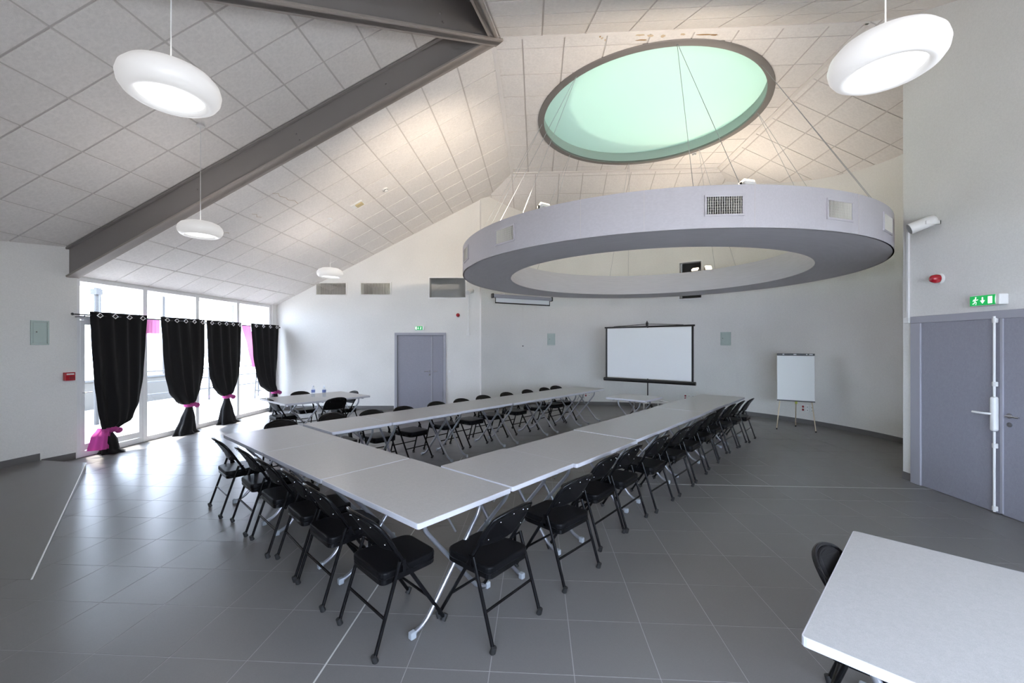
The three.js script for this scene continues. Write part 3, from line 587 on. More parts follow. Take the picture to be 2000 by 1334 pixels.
// ------------------------------------------------------------------ folding chairs
function makeChair() {
  const c = new THREE.Group(), r = 0.0118, zl = (y) => -0.055 - (y - 0.5) * 0.576;
  // pad and pan
  const rr = (w, d, k, m) => { const s = new THREE.Shape(); s.moveTo(-w + k, -d); s.lineTo(w - k, -d); s.quadraticCurveTo(w, -d, w, -d + k); s.lineTo(w - 0.012, d - m); s.quadraticCurveTo(w - 0.014, d, w - m, d); s.lineTo(-w + m, d); s.quadraticCurveTo(-w + 0.014, d, -w + 0.012, d - m); s.lineTo(-w, -d + k); s.quadraticCurveTo(-w, -d, -w + k, -d); return s; };
  const pad = new THREE.ExtrudeGeometry(rr(0.178, 0.188, 0.04, 0.07), { depth: 0.022, bevelEnabled: true, bevelThickness: 0.013, bevelSize: 0.013, bevelSegments: 3, curveSegments: 5 }).rotateX(Math.PI / 2).scale(1, 1, 1);
  pad.translate(0, 0.447, 0.015);
  part('seat', uvm(pad), M.vinyl, c);
  part('seat_pan', new THREE.ExtrudeGeometry(rr(0.184, 0.194, 0.04, 0.07), { depth: 0.026, bevelEnabled: true, bevelThickness: 0.003, bevelSize: 0.003, bevelSegments: 1, curveSegments: 5 }).rotateX(Math.PI / 2).translate(0, 0.412, 0.015), M.blackSteel, c);
  // backrest: rounded panel, hollowed towards the sitter
  const s = new THREE.Shape(); s.moveTo(-0.18, 0.575); s.quadraticCurveTo(0, 0.555, 0.18, 0.575); s.quadraticCurveTo(0.192, 0.6, 0.19, 0.66); s.quadraticCurveTo(0.182, 0.758, 0.1, 0.776); s.quadraticCurveTo(0, 0.79, -0.1, 0.776); s.quadraticCurveTo(-0.182, 0.758, -0.19, 0.66); s.quadraticCurveTo(-0.192, 0.6, -0.18, 0.575);
  const bg = new THREE.ExtrudeGeometry(s, { depth: 0.014, bevelEnabled: true, bevelThickness: 0.006, bevelSize: 0.006, bevelSegments: 2, curveSegments: 7 });
  const bulge = (x) => -0.035 * (1 - (x / 0.2) ** 2), bp = bg.attributes.position;
  for (let i = 0; i < bp.count; i++) bp.setZ(i, bp.getZ(i) - 0.01 + zl(bp.getY(i)) + bulge(bp.getX(i)) + 0.006);
  bg.computeVertexNormals();
  const back = part('backrest', uvm(bg), M.vinyl, c);
  const rv = new THREE.SphereGeometry(0.0045, 8, 6);
  for (const [x, y] of [[-0.155, 0.61], [-0.13, 0.73], [-0.045, 0.762], [0.045, 0.762], [0.13, 0.73], [0.155, 0.61]]) { const m = part('rivet', rv, M.rivet, back); m.position.set(x, y, zl(y) + bulge(x) - 0.011); }
  // tubes
  for (const k of [-1, 1]) {
    const f = part('leg', pipe([[k * 0.208, 0.02, 0.24], [k * 0.2, 0.5, -0.055]], r), M.blackSteel, c);
    part('foot_cap', cyl(0.0155, 0.018, 0.042, 12).rotateX(0.55).translate(k * 0.208, 0.022, 0.24), M.rubber, f);
    const b = part('leg', pipe([[k * 0.226, 0.02, -0.245], [k * 0.224, 0.515, -0.085]], r * 0.95), M.blackSteel, c);
    part('foot_cap', cyl(0.0155, 0.018, 0.042, 12).rotateX(-0.32).translate(k * 0.226, 0.022, -0.245), M.rubber, b);
    part('hinge', [box(0.004, 0.03, 0.11, k * 0.212, 0.425, -0.045), box(0.004, 0.09, 0.022, k * 0.212, 0.465, -0.05), cyl(0.006, 0.006, 0.03, 8).rotateZ(Math.PI / 2).translate(k * 0.212, 0.495, -0.07)], M.blackSteel, c);
  }
  part('back_frame', pipe(smooth([[-0.2, 0.5, -0.055], [-0.202, 0.6, zl(0.6)], [-0.2, 0.68, zl(0.68)], [-0.178, 0.75, zl(0.75) - 0.008], [-0.1, 0.785, zl(0.785) - 0.027], [0, 0.795, zl(0.795) - 0.035], [0.1, 0.785, zl(0.785) - 0.027], [0.178, 0.75, zl(0.75) - 0.008], [0.2, 0.68, zl(0.68)], [0.202, 0.6, zl(0.6)], [0.2, 0.5, -0.055]], 40), r), M.blackSteel, c);
  part('crossbar', pipe([[-0.205, 0.2, 0.13], [0.205, 0.2, 0.13]], 0.0085), M.blackSteel, c);
  part('crossbar', pipe([[-0.225, 0.215, -0.182], [0.225, 0.215, -0.182]], 0.0085), M.blackSteel, c);
  return c;
}
const chair0 = makeChair();
// (r, d): ground plan of the seat middle; (fr, fd): where the sitter looks
function chair(r, d, fr, fd, label, group) {
  const c = chair0.clone(); c.name = numbered('folding_chair'); c.scale.y = 0.968; c.position.copy(P(r, 0, d)); c.rotation.y = Math.atan2(fr, -fd);
  scene.add(c); tag(c, label, 'chair', group); return c;
}
const NTH = ['first', 'second', 'third', 'fourth', 'fifth', 'sixth', 'seventh', 'eighth', 'ninth', 'tenth', 'eleventh', 'twelfth'];
const B0 = [-0.661, 2.335], U = [0.6124, 0.7905], NN = [0.7905, -0.6124];
const at = (a, b) => [B0[0] + a * U[0] + b * NN[0], B0[1] + a * U[1] + b * NN[1]];
const turned = ([x, y], deg) => { const q = deg * Math.PI / 180; return [x * Math.cos(q) - y * Math.sin(q), x * Math.sin(q) + y * Math.cos(q)]; };
{ // closed end of the U
  const feet = [[-3.097, 4.404, 43.4], [-2.594, 4.007, 43.8], [-2.166, 3.62, 44.2], [-1.758, 3.279, 46.5], [-1.405, 2.927, 44.5], [-0.918, 2.481, 44.4]];
  feet.forEach(([X, Z, deg], i) => { const [r, d] = S(X, Z), q = deg * Math.PI / 180 - YAW, f = [Math.sin(q), Math.cos(q)]; chair(r + 0.245 * f[0], d + 0.245 * f[1], ...f, `black folding chair at the closed end of the table U, ${NTH[i]} from the windows`, 'chairs at the closed end of the U'); });
  // along the flipchart side
  const v = [-0.29, 0.47, 1.165, 1.64, 2.27, 2.91, 3.53, 4.22, 4.88, 5.4, 5.93, 6.4], b = [0.28, 0.27, 0.15, 0.16, 0.19, 0.2, 0.18, 0.14, 0.09, 0.12, 0.14, 0.19], t = [2, -2, 1, 1, 0, 0, 1, 0, 1, -1, 0, 0];
  v.forEach((a, i) => { const f = turned([-NN[0], -NN[1]], t[i]), q = at(0.807 + a, 0.015 + b[i]); chair(q[0] + 0.245 * f[0], q[1] + 0.245 * f[1], ...f, `black folding chair on the flipchart side of the table U, ${NTH[11 - i]} from the flipchart`, 'chairs on the flipchart side of the U'); });
  // along the window side, backs towards the grey door
  const k = [[-3.01, 5.46], [-2.577, 5.98], [-2.12, 6.3], [-1.746, 6.67], [-1.324, 7.21], [-0.95, 7.62], [-0.59, 8.12], [-0.15, 8.62], [0.29, 9.13], [0.695, 9.56], [1.0, 9.98]], kt = [0, 1, -3, 2, 0, 1, -1, 0, 2, 0, -8];
  k.forEach(([X, Z], i) => { const [r, d] = S(X, Z), f = turned(NN, kt[i]); chair(r + 0.257 * f[0], d + 0.257 * f[1], ...f, `black folding chair on the grey door side of the table U, ${NTH[i]} from the windows`, 'chairs on the grey door side of the U'); });
  // round the bottle tables
  const g = 'chairs round the bottle tables';
  for (const [X, Z, f, l] of [[-4.4, 7.62, U, 'black folding chair at the bottle tables with its back to the curtains'], [-4.43, 8.79, NN, 'black folding chair between the bottle tables and the white wall corner'], [-3.29, 8.89, [-U[0], -U[1]], 'black folding chair at the bottle tables with its back to the grey door'], [-3.2, 7.77, [-NN[0], -NN[1]], 'black folding chair between the bottle tables and the table U']]) { const [r, d] = S(X, Z); chair(r + 0.257 * f[0], d + 0.257 * f[1], ...f, l, g); }
  // at the single table by the double door
  const e = [0.675, 0.738], m = [0.738, -0.675], t1 = [0.911, 1.518];
  chair(1.364 + 0.235 * m[0], 2.1 + 0.235 * m[1], ...m, 'black folding chair half under the lone table, back to the table U', 'chairs at the lone table');
  chair(t1[0] + 1.33 * e[0] + 0.83 * m[0] - 0.22 * e[0], t1[1] + 1.33 * e[1] + 0.83 * m[1] - 0.22 * e[1], -e[0], -e[1], 'black folding chair at the lone table, back to the double door', 'chairs at the lone table');
}

// ------------------------------------------------------------------ folding tables
function makeTable(L, W) {
  const t = new THREE.Group(), H = 0.74, th = 0.036;
  const rect = (w, h, k) => { const s = new THREE.Shape(); s.moveTo(-w + k, -h); s.lineTo(w - k, -h); s.quadraticCurveTo(w, -h, w, -h + k); s.lineTo(w, h - k); s.quadraticCurveTo(w, h, w - k, h); s.lineTo(-w + k, h); s.quadraticCurveTo(-w, h, -w, h - k); s.lineTo(-w, -h + k); s.quadraticCurveTo(-w, -h, -w + k, -h); return s; };
  const top = new THREE.ExtrudeGeometry(rect(L / 2 - 0.006, W / 2 - 0.006, 0.012), { depth: th - 0.002, bevelEnabled: false, curveSegments: 3 }).rotateX(Math.PI / 2).translate(0, H, 0);
  part('tabletop', uvm(top), M.laminate, t);
  const es = rect(L / 2 - 0.004, W / 2 - 0.004, 0.016); es.holes.push(new THREE.Path(rect(L / 2 - 0.0062, W / 2 - 0.0062, 0.012).getPoints(3).reverse()));
  part('edge_band', new THREE.ExtrudeGeometry(es, { depth: th - 0.008, bevelEnabled: true, bevelThickness: 0.003, bevelSize: 0.003, bevelSegments: 2, curveSegments: 3 }).rotateX(Math.PI / 2).translate(0, H - 0.003, 0), M.band, t, 'pale edge band');
  for (const e of [-1, 1]) {
    const x = e * (L / 2 - 0.16);
    for (const s of [-1, 1]) {
      const q = x + s * 0.017, leg = part('leg', pipe([[q, H - th, -s * 0.23], [q, 0.6, -s * 0.225], [q, 0.055, s * 0.235], [q, 0.022, s * 0.33]], 0.0145, 0.07, 9), M.tube, t);
      part('foot', rbox(0.036, 0.044, 0.04, 0.008, q, 0.022, s * 0.335), M.cap, leg, 'grey plastic foot');
    }
    part('pivot', cyl(0.008, 0.008, 0.07, 8).rotateZ(Math.PI / 2).translate(x, 0.35, 0), M.tube, t);
    part('crossbar', pipe([[x, H - th - 0.012, -0.3], [x, H - th - 0.012, 0.3]], 0.011), M.tube, t);
  }
  for (const s of [-1, 1]) part('rail', box(L - 0.2, 0.024, 0.024, 0, H - th - 0.014, s * (W / 2 - 0.1)), M.tube, t);
  part('brace', pipe([[-(L / 2 - 0.18), 0.5, 0.04], [-(L / 2 - 0.4), H - th - 0.01, 0.04]], 0.007), M.tube, t); part('brace', pipe([[L / 2 - 0.18, 0.5, -0.04], [L / 2 - 0.4, H - th - 0.01, -0.04]], 0.007), M.tube, t);
  return t;
}
const kinds = { long: makeTable(1.194, 0.8), square: makeTable(0.794, 0.8) };
function table(kind, r, d, dir, label, group, y = 0) {
  const t = kinds[kind].clone(); t.name = numbered('folding_table'); t.position.copy(P(r, y, d)); t.rotation.y = Math.atan2(dir[1], dir[0]); scene.add(t); return tag(t, label, 'table', group);
}
{
  const neg = [-NN[0], -NN[1]];
  [[-3.6, 'first'], [-2.4, 'second'], [-1.2, 'third']].forEach(([b, n]) => { const q = at(0.4, b + 0.6); table('long', ...q, NN, `grey folding table at the closed end of the table U, ${n} from the windows`, 'tables at the closed end of the U'); });
  let a = 0.805;
  [['square', 0.8], ['long', 1.2], ['long', 1.2], ['long', 1.2], ['long', 1.2], ['long', 1.2]].forEach(([k, L], i) => { const q = at(a + L / 2, -0.4 + [0, 0.025, 0.01, 0.0, -0.01, 0][i]); table(k, ...q, U, i ? `grey folding table on the flipchart side of the table U, ${NTH[5 - i]} from the flipchart` : 'square grey folding table on the flipchart side, at the closed end', 'tables on the flipchart side of the U', [0.004, 0, 0.003, 0, 0.002, 0][i]); a += L; });
  a = 0.86;
  [['square', 0.8], ['long', 1.2], ['long', 1.2], ['long', 1.2], ['long', 1.2], ['square', 0.8]].forEach(([k, L], i) => { const q = at(a + L / 2, -3.2 + [0, 0.01, -0.02, 0.0, 0.01, 0][i]); table(k, ...q, U, i === 0 ? 'square grey folding table on the grey door side, at the closed end' : i === 5 ? 'square grey folding table on the grey door side, towards the projector screen' : `grey folding table on the grey door side, ${NTH[i]} from the closed end`, 'tables on the grey door side of the U'); a += L; });
  const c = [-4.244, 7.928];
  table('long', c[0] - 0.4 * U[0], c[1] - 0.4 * U[1], NN, 'grey folding table holding the bottles, nearer the curtains', 'bottle tables');
  table('long', c[0] + 0.4 * U[0], c[1] + 0.4 * U[1], NN, 'grey folding table joined to the bottles table, nearer the grey door', 'bottle tables');
  table('square', 1.887, 8.272, U, 'square grey folding table standing alone before the projector screen');
  const e = [0.675, 0.738], m = [0.738, -0.675];
  table('long', 0.911 + 0.6 * e[0] + 0.4 * m[0], 1.518 + 0.6 * e[1] + 0.4 * m[1], e, 'lone grey folding table opposite the double door');
}

// ------------------------------------------------------------------ bottles
{
  const water = new THREE.MeshPhysicalMaterial({ color: new THREE.Color().setRGB(0.93, 0.96, 1), roughness: 0.05, transmission: 0.92, thickness: 0, ior: 1.35, side: THREE.DoubleSide });
  const lab = std([0.16, 0.22, 0.5], 0.5);
  for (const [X, Z, l] of [[-3.845, 8.17, 'clear plastic water bottle with blue label, nearer the curtains'], [-3.634, 8.17, 'clear plastic water bottle with blue label, nearer the grey door']]) {
    const [r, d] = S(X, Z), b = thing('water_bottle', l, 'bottle', [r, 0.741, -d], 0, 'water bottles');
    part('body', lathe([[0.001, 0], [0.03, 0], [0.034, 0.006], [0.034, 0.04], [0.032, 0.045], [0.034, 0.05], [0.034, 0.13], [0.03, 0.15], [0.016, 0.18], [0.0135, 0.19], [0.0135, 0.198]], 24), water, b);
    part('paper_label', cyl(0.0346, 0.0346, 0.05, 24, 0, 0.11, 0), lab, b, 'blue paper band'); part('cap', cyl(0.0155, 0.0155, 0.018, 16, 0, 0.203, 0), std([0.75, 0.78, 0.85], 0.4), b);
    shade(b);
  }
}

// ------------------------------------------------------------------ projector screen on tripod
{
  const [lr, ld] = S(2.35, 10.7), [rr, rd] = S(4.03, 9.3), W = Math.hypot(rr - lr, rd - ld);
  const s = thing('projector_screen', 'white projector screen with black border on a tripod', 'projector screen', P((lr + rr) / 2, 0, (ld + rd) / 2).toArray(), Math.atan2(rd - ld, rr - lr));
  const y0 = 0.915, y1 = 2.175;
  part('surface', box(W - 0.12, y1 - y0 - 0.06, 0.004, 0, (y0 + y1) / 2, 0), M.screen, s, 'matt white screen cloth');
  part('border', [box(0.045, y1 - y0, 0.005, -W / 2 + 0.05, (y0 + y1) / 2, 0.001), box(0.045, y1 - y0, 0.005, W / 2 - 0.05, (y0 + y1) / 2, 0.001)], M.black, s);
  part('top_bar', [rbox(W, 0.04, 0.03, 0.01, 0, y1 + 0.0, 0), pipe(smooth([[-W / 2 + 0.25, y1 + 0.02, 0], [-0.1, y1 + 0.055, 0], [0, y1 + 0.06, 0], [0.1, y1 + 0.055, 0], [W / 2 - 0.25, y1 + 0.02, 0]], 16), 0.007)], M.black, s);
  part('hanger', [rbox(0.05, 0.09, 0.05, 0.01, 0, y1 + 0.06, -0.02), cyl(0.012, 0.012, 0.04, 10, 0, y1 + 0.115, -0.02)], M.black, s);
  part('case', cyl(0.042, 0.042, W + 0.03, 20).rotateZ(Math.PI / 2).translate(0, y0 - 0.03, 0), M.black, s);
  part('pole', cyl(0.014, 0.014, y1 - 0.12, 12, 0, (y1 - 0.12) / 2 + 0.15, -0.06), M.black, s);
  for (let k = 0; k < 3; k++) { const a = k * 2.094 + 0.5; part('leg', pipe([[0, 0.45, -0.06], [0.5 * Math.cos(a), 0.015, -0.06 + 0.5 * Math.sin(a)]], 0.012), M.black, s); }
  shade(s);
}
// roll-up screen on the curved wall
{
  const a = [-1.14, 11.02], b = [0.42, 12.0], W = Math.hypot(b[0] - a[0], b[1] - a[1]);
  const s = thing('roll_up_screen', 'rolled up white projection screen in a grey case on the curved wall', 'projection screen', P((a[0] + b[0]) / 2, 0, (a[1] + b[1]) / 2).toArray(), Math.atan2(b[1] - a[1], b[0] - a[0]));
  part('case', rbox(W, 0.1, 0.1, 0.025, 0, 3.03, 0), M.doorFrame, s); for (const k of [-1, 1]) part('end_cap', rbox(0.035, 0.125, 0.12, 0.02, k * (W / 2 + 0.008), 3.03, 0), M.black, s);
  part('cloth', box(W - 0.16, 0.12, 0.003, 0, 2.92, 0.02), M.screen, s);
  part('border', [box(0.02, 0.12, 0.004, -W / 2 + 0.07, 2.92, 0.021), box(0.02, 0.12, 0.004, W / 2 - 0.07, 2.92, 0.021)], M.black, s);
  part('bottom_bar', rbox(W - 0.12, 0.03, 0.02, 0.006, 0, 2.85, 0.02), M.black, s);
  for (const k of [-0.55, 0.55]) part('bracket', [box(0.03, 0.04, 0.32, k, 3.1, -0.15), box(0.03, 0.06, 0.03, k, 3.09, 0)], M.white, s);
  part('pull_cord', pipe([[-0.02, 2.84, 0.02], [-0.02, 1.72, 0.02]], 0.003, 0, 5), M.white, s); part('pull_knob', new THREE.SphereGeometry(0.016, 10, 8).translate(-0.02, 1.71, 0.02), M.black, s);
  shade(s);
}
// white metal stand before the screen
{
  const [r, d] = S(3.05, 9.25), s = thing('metal_stand', 'low white tube stand behind the square table', 'stand', P(r, 0, d).toArray(), 0.3);
  for (const [x, z] of [[-0.3, -0.2], [0.3, -0.2], [-0.3, 0.2], [0.3, 0.2]]) part('leg', pipe([[x, 0, z], [x, 0.5, z]], 0.012), M.white, s);
  part('top_frame', pipe([[-0.3, 0.5, -0.2], [0.3, 0.5, -0.2], [0.3, 0.5, 0.2], [-0.3, 0.5, 0.2], [-0.3, 0.5, -0.2]], 0.012, 0.03), M.white, s); shade(s);
}
// ------------------------------------------------------------------ flipchart
{
  const [lr, ld] = S(5.55, 8.82), [rr, rd] = S(6.08, 8.5);
  const f = thing('flipchart', 'white flipchart on three thin legs by the curved wall', 'flipchart', P((lr + rr) / 2, 0, (ld + rd) / 2).toArray(), Math.atan2(rd - ld, rr - lr));
  const W = 0.65; const tilt = -0.06;
  const grp = new THREE.Group(); grp.name = 'board'; f.add(grp); grp.position.set(0, 0.6, 0); grp.rotation.x = tilt;
  part('panel', rbox(W, 0.97, 0.02, 0.006, 0, 0.485, -0.012), M.white, grp);
  part('paper_pad', rbox(W - 0.02, 0.9, 0.014, 0.003, 0, 0.46, 0.006), M.paper, grp, 'blank white paper');
  part('clamp_bar', rbox(W, 0.045, 0.03, 0.006, 0, 0.945, 0.01), M.black, grp, 'dark clamp bar');
  for (const [x, w] of [[-0.21, 0.03], [-0.01, 0.05], [0.19, 0.022], [0.26, 0.06]]) part('clamp_mark', rbox(w, 0.014, 0.004, 0.001, x, 0.947, 0.026), M.white, grp);
  part('pen_tray', rbox(W, 0.018, 0.06, 0.005, 0, -0.005, 0.02), M.black, grp);
  const leg = std([0.62, 0.52, 0.36], 0.4, { metalness: 0.5 });
  for (const [x0, x1, z1] of [[-0.27, -0.33, 0.12], [0.27, 0.33, 0.12]]) { const l = part('leg', pipe([[x0, 0.62, -0.02], [x1, 0.02, z1]], 0.009), leg, f); part('foot', cyl(0.012, 0.014, 0.03, 10, x1, 0.015, z1), M.rubber, l); }
  const l = part('leg', pipe([[0.02, 1.3, -0.08], [0.02, 0.02, -0.42]], 0.009), leg, f); part('foot', cyl(0.012, 0.014, 0.03, 10, 0.02, 0.015, -0.42), M.rubber, l);
  part('price_tag', rbox(0.04, 0.055, 0.004, 0.001, 0.02, 0.54, -0.2), std([0.6, 0.65, 0.1], 0.7), f, 'yellow green tag');
  shade(f);
}
// ------------------------------------------------------------------ black bag on a box behind the wall end
{
  const b = thing('equipment_bag', 'black bag slung over a dark box behind the wall end', 'bag', P(6.12, 0, 7.05).toArray(), 0.4);
  part('box', rbox(0.3, 0.32, 0.34, 0.02, 0, 0.16, 0), M.black, b);
  part('bag', new THREE.SphereGeometry(0.2, 20, 14).scale(1.15, 0.62, 1.05).translate(-0.02, 0.42, 0), M.curtain, b);
  part('strap', pipe(smooth([[-0.15, 0.45, 0.1], [-0.08, 0.62, 0.05], [0.05, 0.63, 0], [0.14, 0.45, -0.05]], 14), 0.012), M.rubber, b); shade(b);
}

// ------------------------------------------------------------------ wall fittings
// panel on a wall: origin on the surface, z out of the wall
const onBack = (s, y) => [bw(s, y).toArray(), bwTurn], onRight = (d, y) => [P(4.78, y, d).toArray(), -Math.PI / 2];
const onApse = (deg, y) => { const a = deg * Math.PI / 180; return [P(CE.r + CE.R * Math.cos(a), y, CE.d + CE.R * Math.sin(a)).toArray(), Math.atan2(-Math.cos(a), Math.sin(a))]; };
const onLeft = (d, y) => [P(-7.03 - 0.205 * (6.08 - d), y, d).toArray(), Math.PI / 2 - Math.atan(0.205)];
function hatch(label, [pos, turn], w, h) {
  const t = thing('wall_hatch', label, 'hatch', pos, turn, 'grey green wall hatches');
  part('frame', [rbox(w, 0.022, 0.016, 0.003, 0, h / 2 - 0.011, 0.008), rbox(w, 0.022, 0.016, 0.003, 0, -h / 2 + 0.011, 0.008), rbox(0.022, h - 0.044, 0.016, 0.003, w / 2 - 0.011, 0, 0.008), rbox(0.022, h - 0.044, 0.016, 0.003, -w / 2 + 0.011, 0, 0.008)], M.hatch, t);
  const d = part('door', rbox(w - 0.05, h - 0.05, 0.01, 0.003, 0, 0, 0.008), M.hatch, t); part('latch', cyl(0.009, 0.009, 0.01, 12).rotateX(Math.PI / 2).translate(-w / 2 + 0.06, 0.01, 0.014), M.chrome, d); shade(t);
}
hatch('small grey green wall hatch on the white ramp wall', onLeft(5.66, 1.92), 0.2, 0.35);
hatch('small grey green wall hatch between roll up screen and tripod screen', onApse(104, 1.9), 0.23, 0.335);
hatch('small grey green wall hatch between tripod screen and flipchart', onApse(48.4, 1.9), 0.25, 0.34);
{
  const [p, t] = onLeft(5.975, 1.27), c = thing('fire_call_point', 'red fire alarm call point beside the glazing', 'call point', p, t);
  part('case', rbox(0.125, 0.125, 0.05, 0.006, 0, 0, 0.025), M.red, c); part('window', rbox(0.09, 0.022, 0.004, 0.001, 0, 0.035, 0.051), M.white, c); part('button', rbox(0.06, 0.045, 0.006, 0.002, 0.02, -0.02, 0.051), std([0.25, 0.01, 0.02], 0.4), c); shade(c);
}
function strobe(label, [p, t], k) {
  const c = thing('alarm_sounder', label, 'alarm', p, t, 'red round alarm sounders');
  part('base', cyl(0.055 * k, 0.06 * k, 0.03, 24).rotateX(Math.PI / 2).translate(0, 0, 0.015), M.white, c); part('dome', lathe([[0.05, 0], [0.052, 0.03], [0.04, 0.07], [0.02, 0.085], [0.001, 0.088]].map(([a, b]) => [a * k, b]), 24).rotateX(Math.PI / 2).translate(0, 0, 0.028), M.red, c, 'glossy red dome'); shade(c);
}
strobe('red alarm sounder high above the double door', onRight(5.29, 2.53), 1);
strobe('red alarm sounder between grey door and curved wall', onBack(4.936, 2.54), 1);
function speaker(label, [p, t], conduitX, y1) {
  const y = p[1], c = thing('wall_speaker', label, 'speaker', p, t, 'white tube speakers');
  const h = new THREE.Group(); h.name = 'speaker_head'; c.add(h); h.position.set(0, 0, 0.14); h.rotation.set(0.42, -0.42, 0);
  part('cabinet', lathe([[0.001, -0.13], [0.045, -0.128], [0.062, -0.1], [0.066, -0.05], [0.066, 0.12], [0.062, 0.128]], 28).rotateX(Math.PI / 2), M.white, h); part('grille', cyl(0.061, 0.061, 0.006, 28).rotateX(Math.PI / 2).translate(0, 0, 0.126), std([0.5, 0.5, 0.5], 0.7), h, 'grey round grille');
  part('bracket', [box(0.012, 0.04, 0.17, -0.074, 0, 0.08), box(0.012, 0.04, 0.17, 0.074, 0, 0.08), box(0.16, 0.04, 0.012, 0, 0, 0.006)], M.white, c);
  part('conduit', [rbox(0.03, y - y1, 0.025, 0.004, conduitX, (y1 - y) / 2, 0.013), rbox(Math.abs(conduitX), 0.028, 0.025, 0.004, conduitX / 2, 0.0, 0.013)], M.white, c, 'white cable duct');
  part('junction_box', rbox(0.08, 0.07, 0.04, 0.006, conduitX, y1 - y - 0.02, 0.02), M.white, c); shade(c);
}
speaker('white tube speaker with cable duct above the double door frame', onRight(5.36, 3.2), -0.35, 2.08);
speaker('white tube speaker with cable duct beside the inside window', onBack(5.27, 3.16), -0.06, 2.05);
function exitSign(label, [p, t], w, h, depth, flip) {
  const s = thing('exit_sign', label, 'exit sign', p, t, 'green exit signs');
  const cv = document.createElement('canvas'); cv.width = 256; cv.height = 96; const x = cv.getContext('2d');
  x.fillStyle = '#0f8f45'; x.fillRect(0, 0, 256, 96); x.strokeStyle = x.fillStyle = '#ffffff'; x.lineCap = 'round';
  const man = (ox) => { x.beginPath(); x.arc(ox + 34, 18, 8, 0, 7); x.fill(); x.lineWidth = 11; x.beginPath(); x.moveTo(ox + 30, 32); x.lineTo(ox + 24, 54); x.stroke(); x.lineWidth = 7; x.beginPath(); x.moveTo(ox + 30, 32); x.lineTo(ox + 46, 42); x.lineTo(ox + 56, 36); x.moveTo(ox + 28, 34); x.lineTo(ox + 12, 38); x.lineTo(ox + 6, 50); x.moveTo(ox + 24, 54); x.lineTo(ox + 40, 64); x.lineTo(ox + 36, 84); x.moveTo(ox + 24, 54); x.lineTo(ox + 18, 72); x.lineTo(ox + 2, 76); x.stroke(); };
  const arrow = (ox) => { x.lineWidth = 14; x.beginPath(); x.moveTo(ox, 22); x.lineTo(ox, 60); x.stroke(); x.beginPath(); x.moveTo(ox - 26, 48); x.lineTo(ox, 80); x.lineTo(ox + 26, 48); x.closePath(); x.fill(); };
  const doorway = (ox) => x.fillRect(ox, 14, 44, 68);
  if (flip) { doorway(18); arrow(110); man(168); } else { man(28); arrow(132); doorway(186); }
  const tex = new THREE.CanvasTexture(cv); tex.colorSpace = THREE.SRGBColorSpace;
  part('housing', rbox(w, h, depth, 0.012, 0, 0, depth / 2), M.white, s);
  part('lit_panel', box(w - 0.05, h - 0.012, 0.006, -0.015, 0, depth + 0.002), new THREE.MeshStandardMaterial({ map: tex, emissiveMap: tex, emissive: 0xffffff, emissiveIntensity: 0.55, roughness: 0.3 }), s, 'green panel with white running figure, arrow and doorway'); shade(s);
}
exitSign('green exit sign above the double door', onRight(4.71, 2.215), 0.3, 0.115, 0.09, false);
exitSign('green exit sign above the single grey door', onBack(3.9, 2.19), 0.25, 0.11, 0.06, true);
function grille(label, s0, s1, y0, y1) {
  const w = s1 - s0, h = y1 - y0, [p, t] = onBack((s0 + s1) / 2, (y0 + y1) / 2), g = thing('air_grille', label, 'air grille', p, t, 'air grilles on the door wall');
  part('frame', [rbox(w + 0.05, 0.03, 0.014, 0.003, 0, h / 2 + 0.01, 0.006), rbox(w + 0.05, 0.03, 0.014, 0.003, 0, -h / 2 - 0.01, 0.006), rbox(0.03, h - 0.01, 0.014, 0.003, w / 2 + 0.01, 0, 0.006), rbox(0.03, h - 0.01, 0.014, 0.003, -w / 2 - 0.01, 0, 0.006)], M.wall, g);
  part('duct', [box(w + 0.06, h + 0.06, 0.01, 0, 0, -1.0), box(0.01, h + 0.06, 0.76, -w / 2 - 0.03, 0, -0.62), box(0.01, h + 0.06, 0.76, w / 2 + 0.03, 0, -0.62), box(w + 0.06, 0.01, 0.76, 0, h / 2 + 0.03, -0.62), box(w + 0.06, 0.01, 0.76, 0, -h / 2 - 0.03, -0.62)], M.concrete, g);
  for (let i = 0; i < 24; i++) { const m = part('slat', box(0.009, h, 0.03), M.slat, g); m.position.set(-w / 2 + (i + 0.5) * w / 24, 0, -0.018); m.rotation.y = 0.5 - 0.9 * (i / 23) * (s0 > 2 ? 1 : 0.2); }
  shade(g);
}
grille('air grille with open slats nearer the windows', 1.101, 1.906, 3.095, 3.408);
grille('air grille with half closed slats nearer the grey door', 2.308, 3.111, 3.1, 3.408);
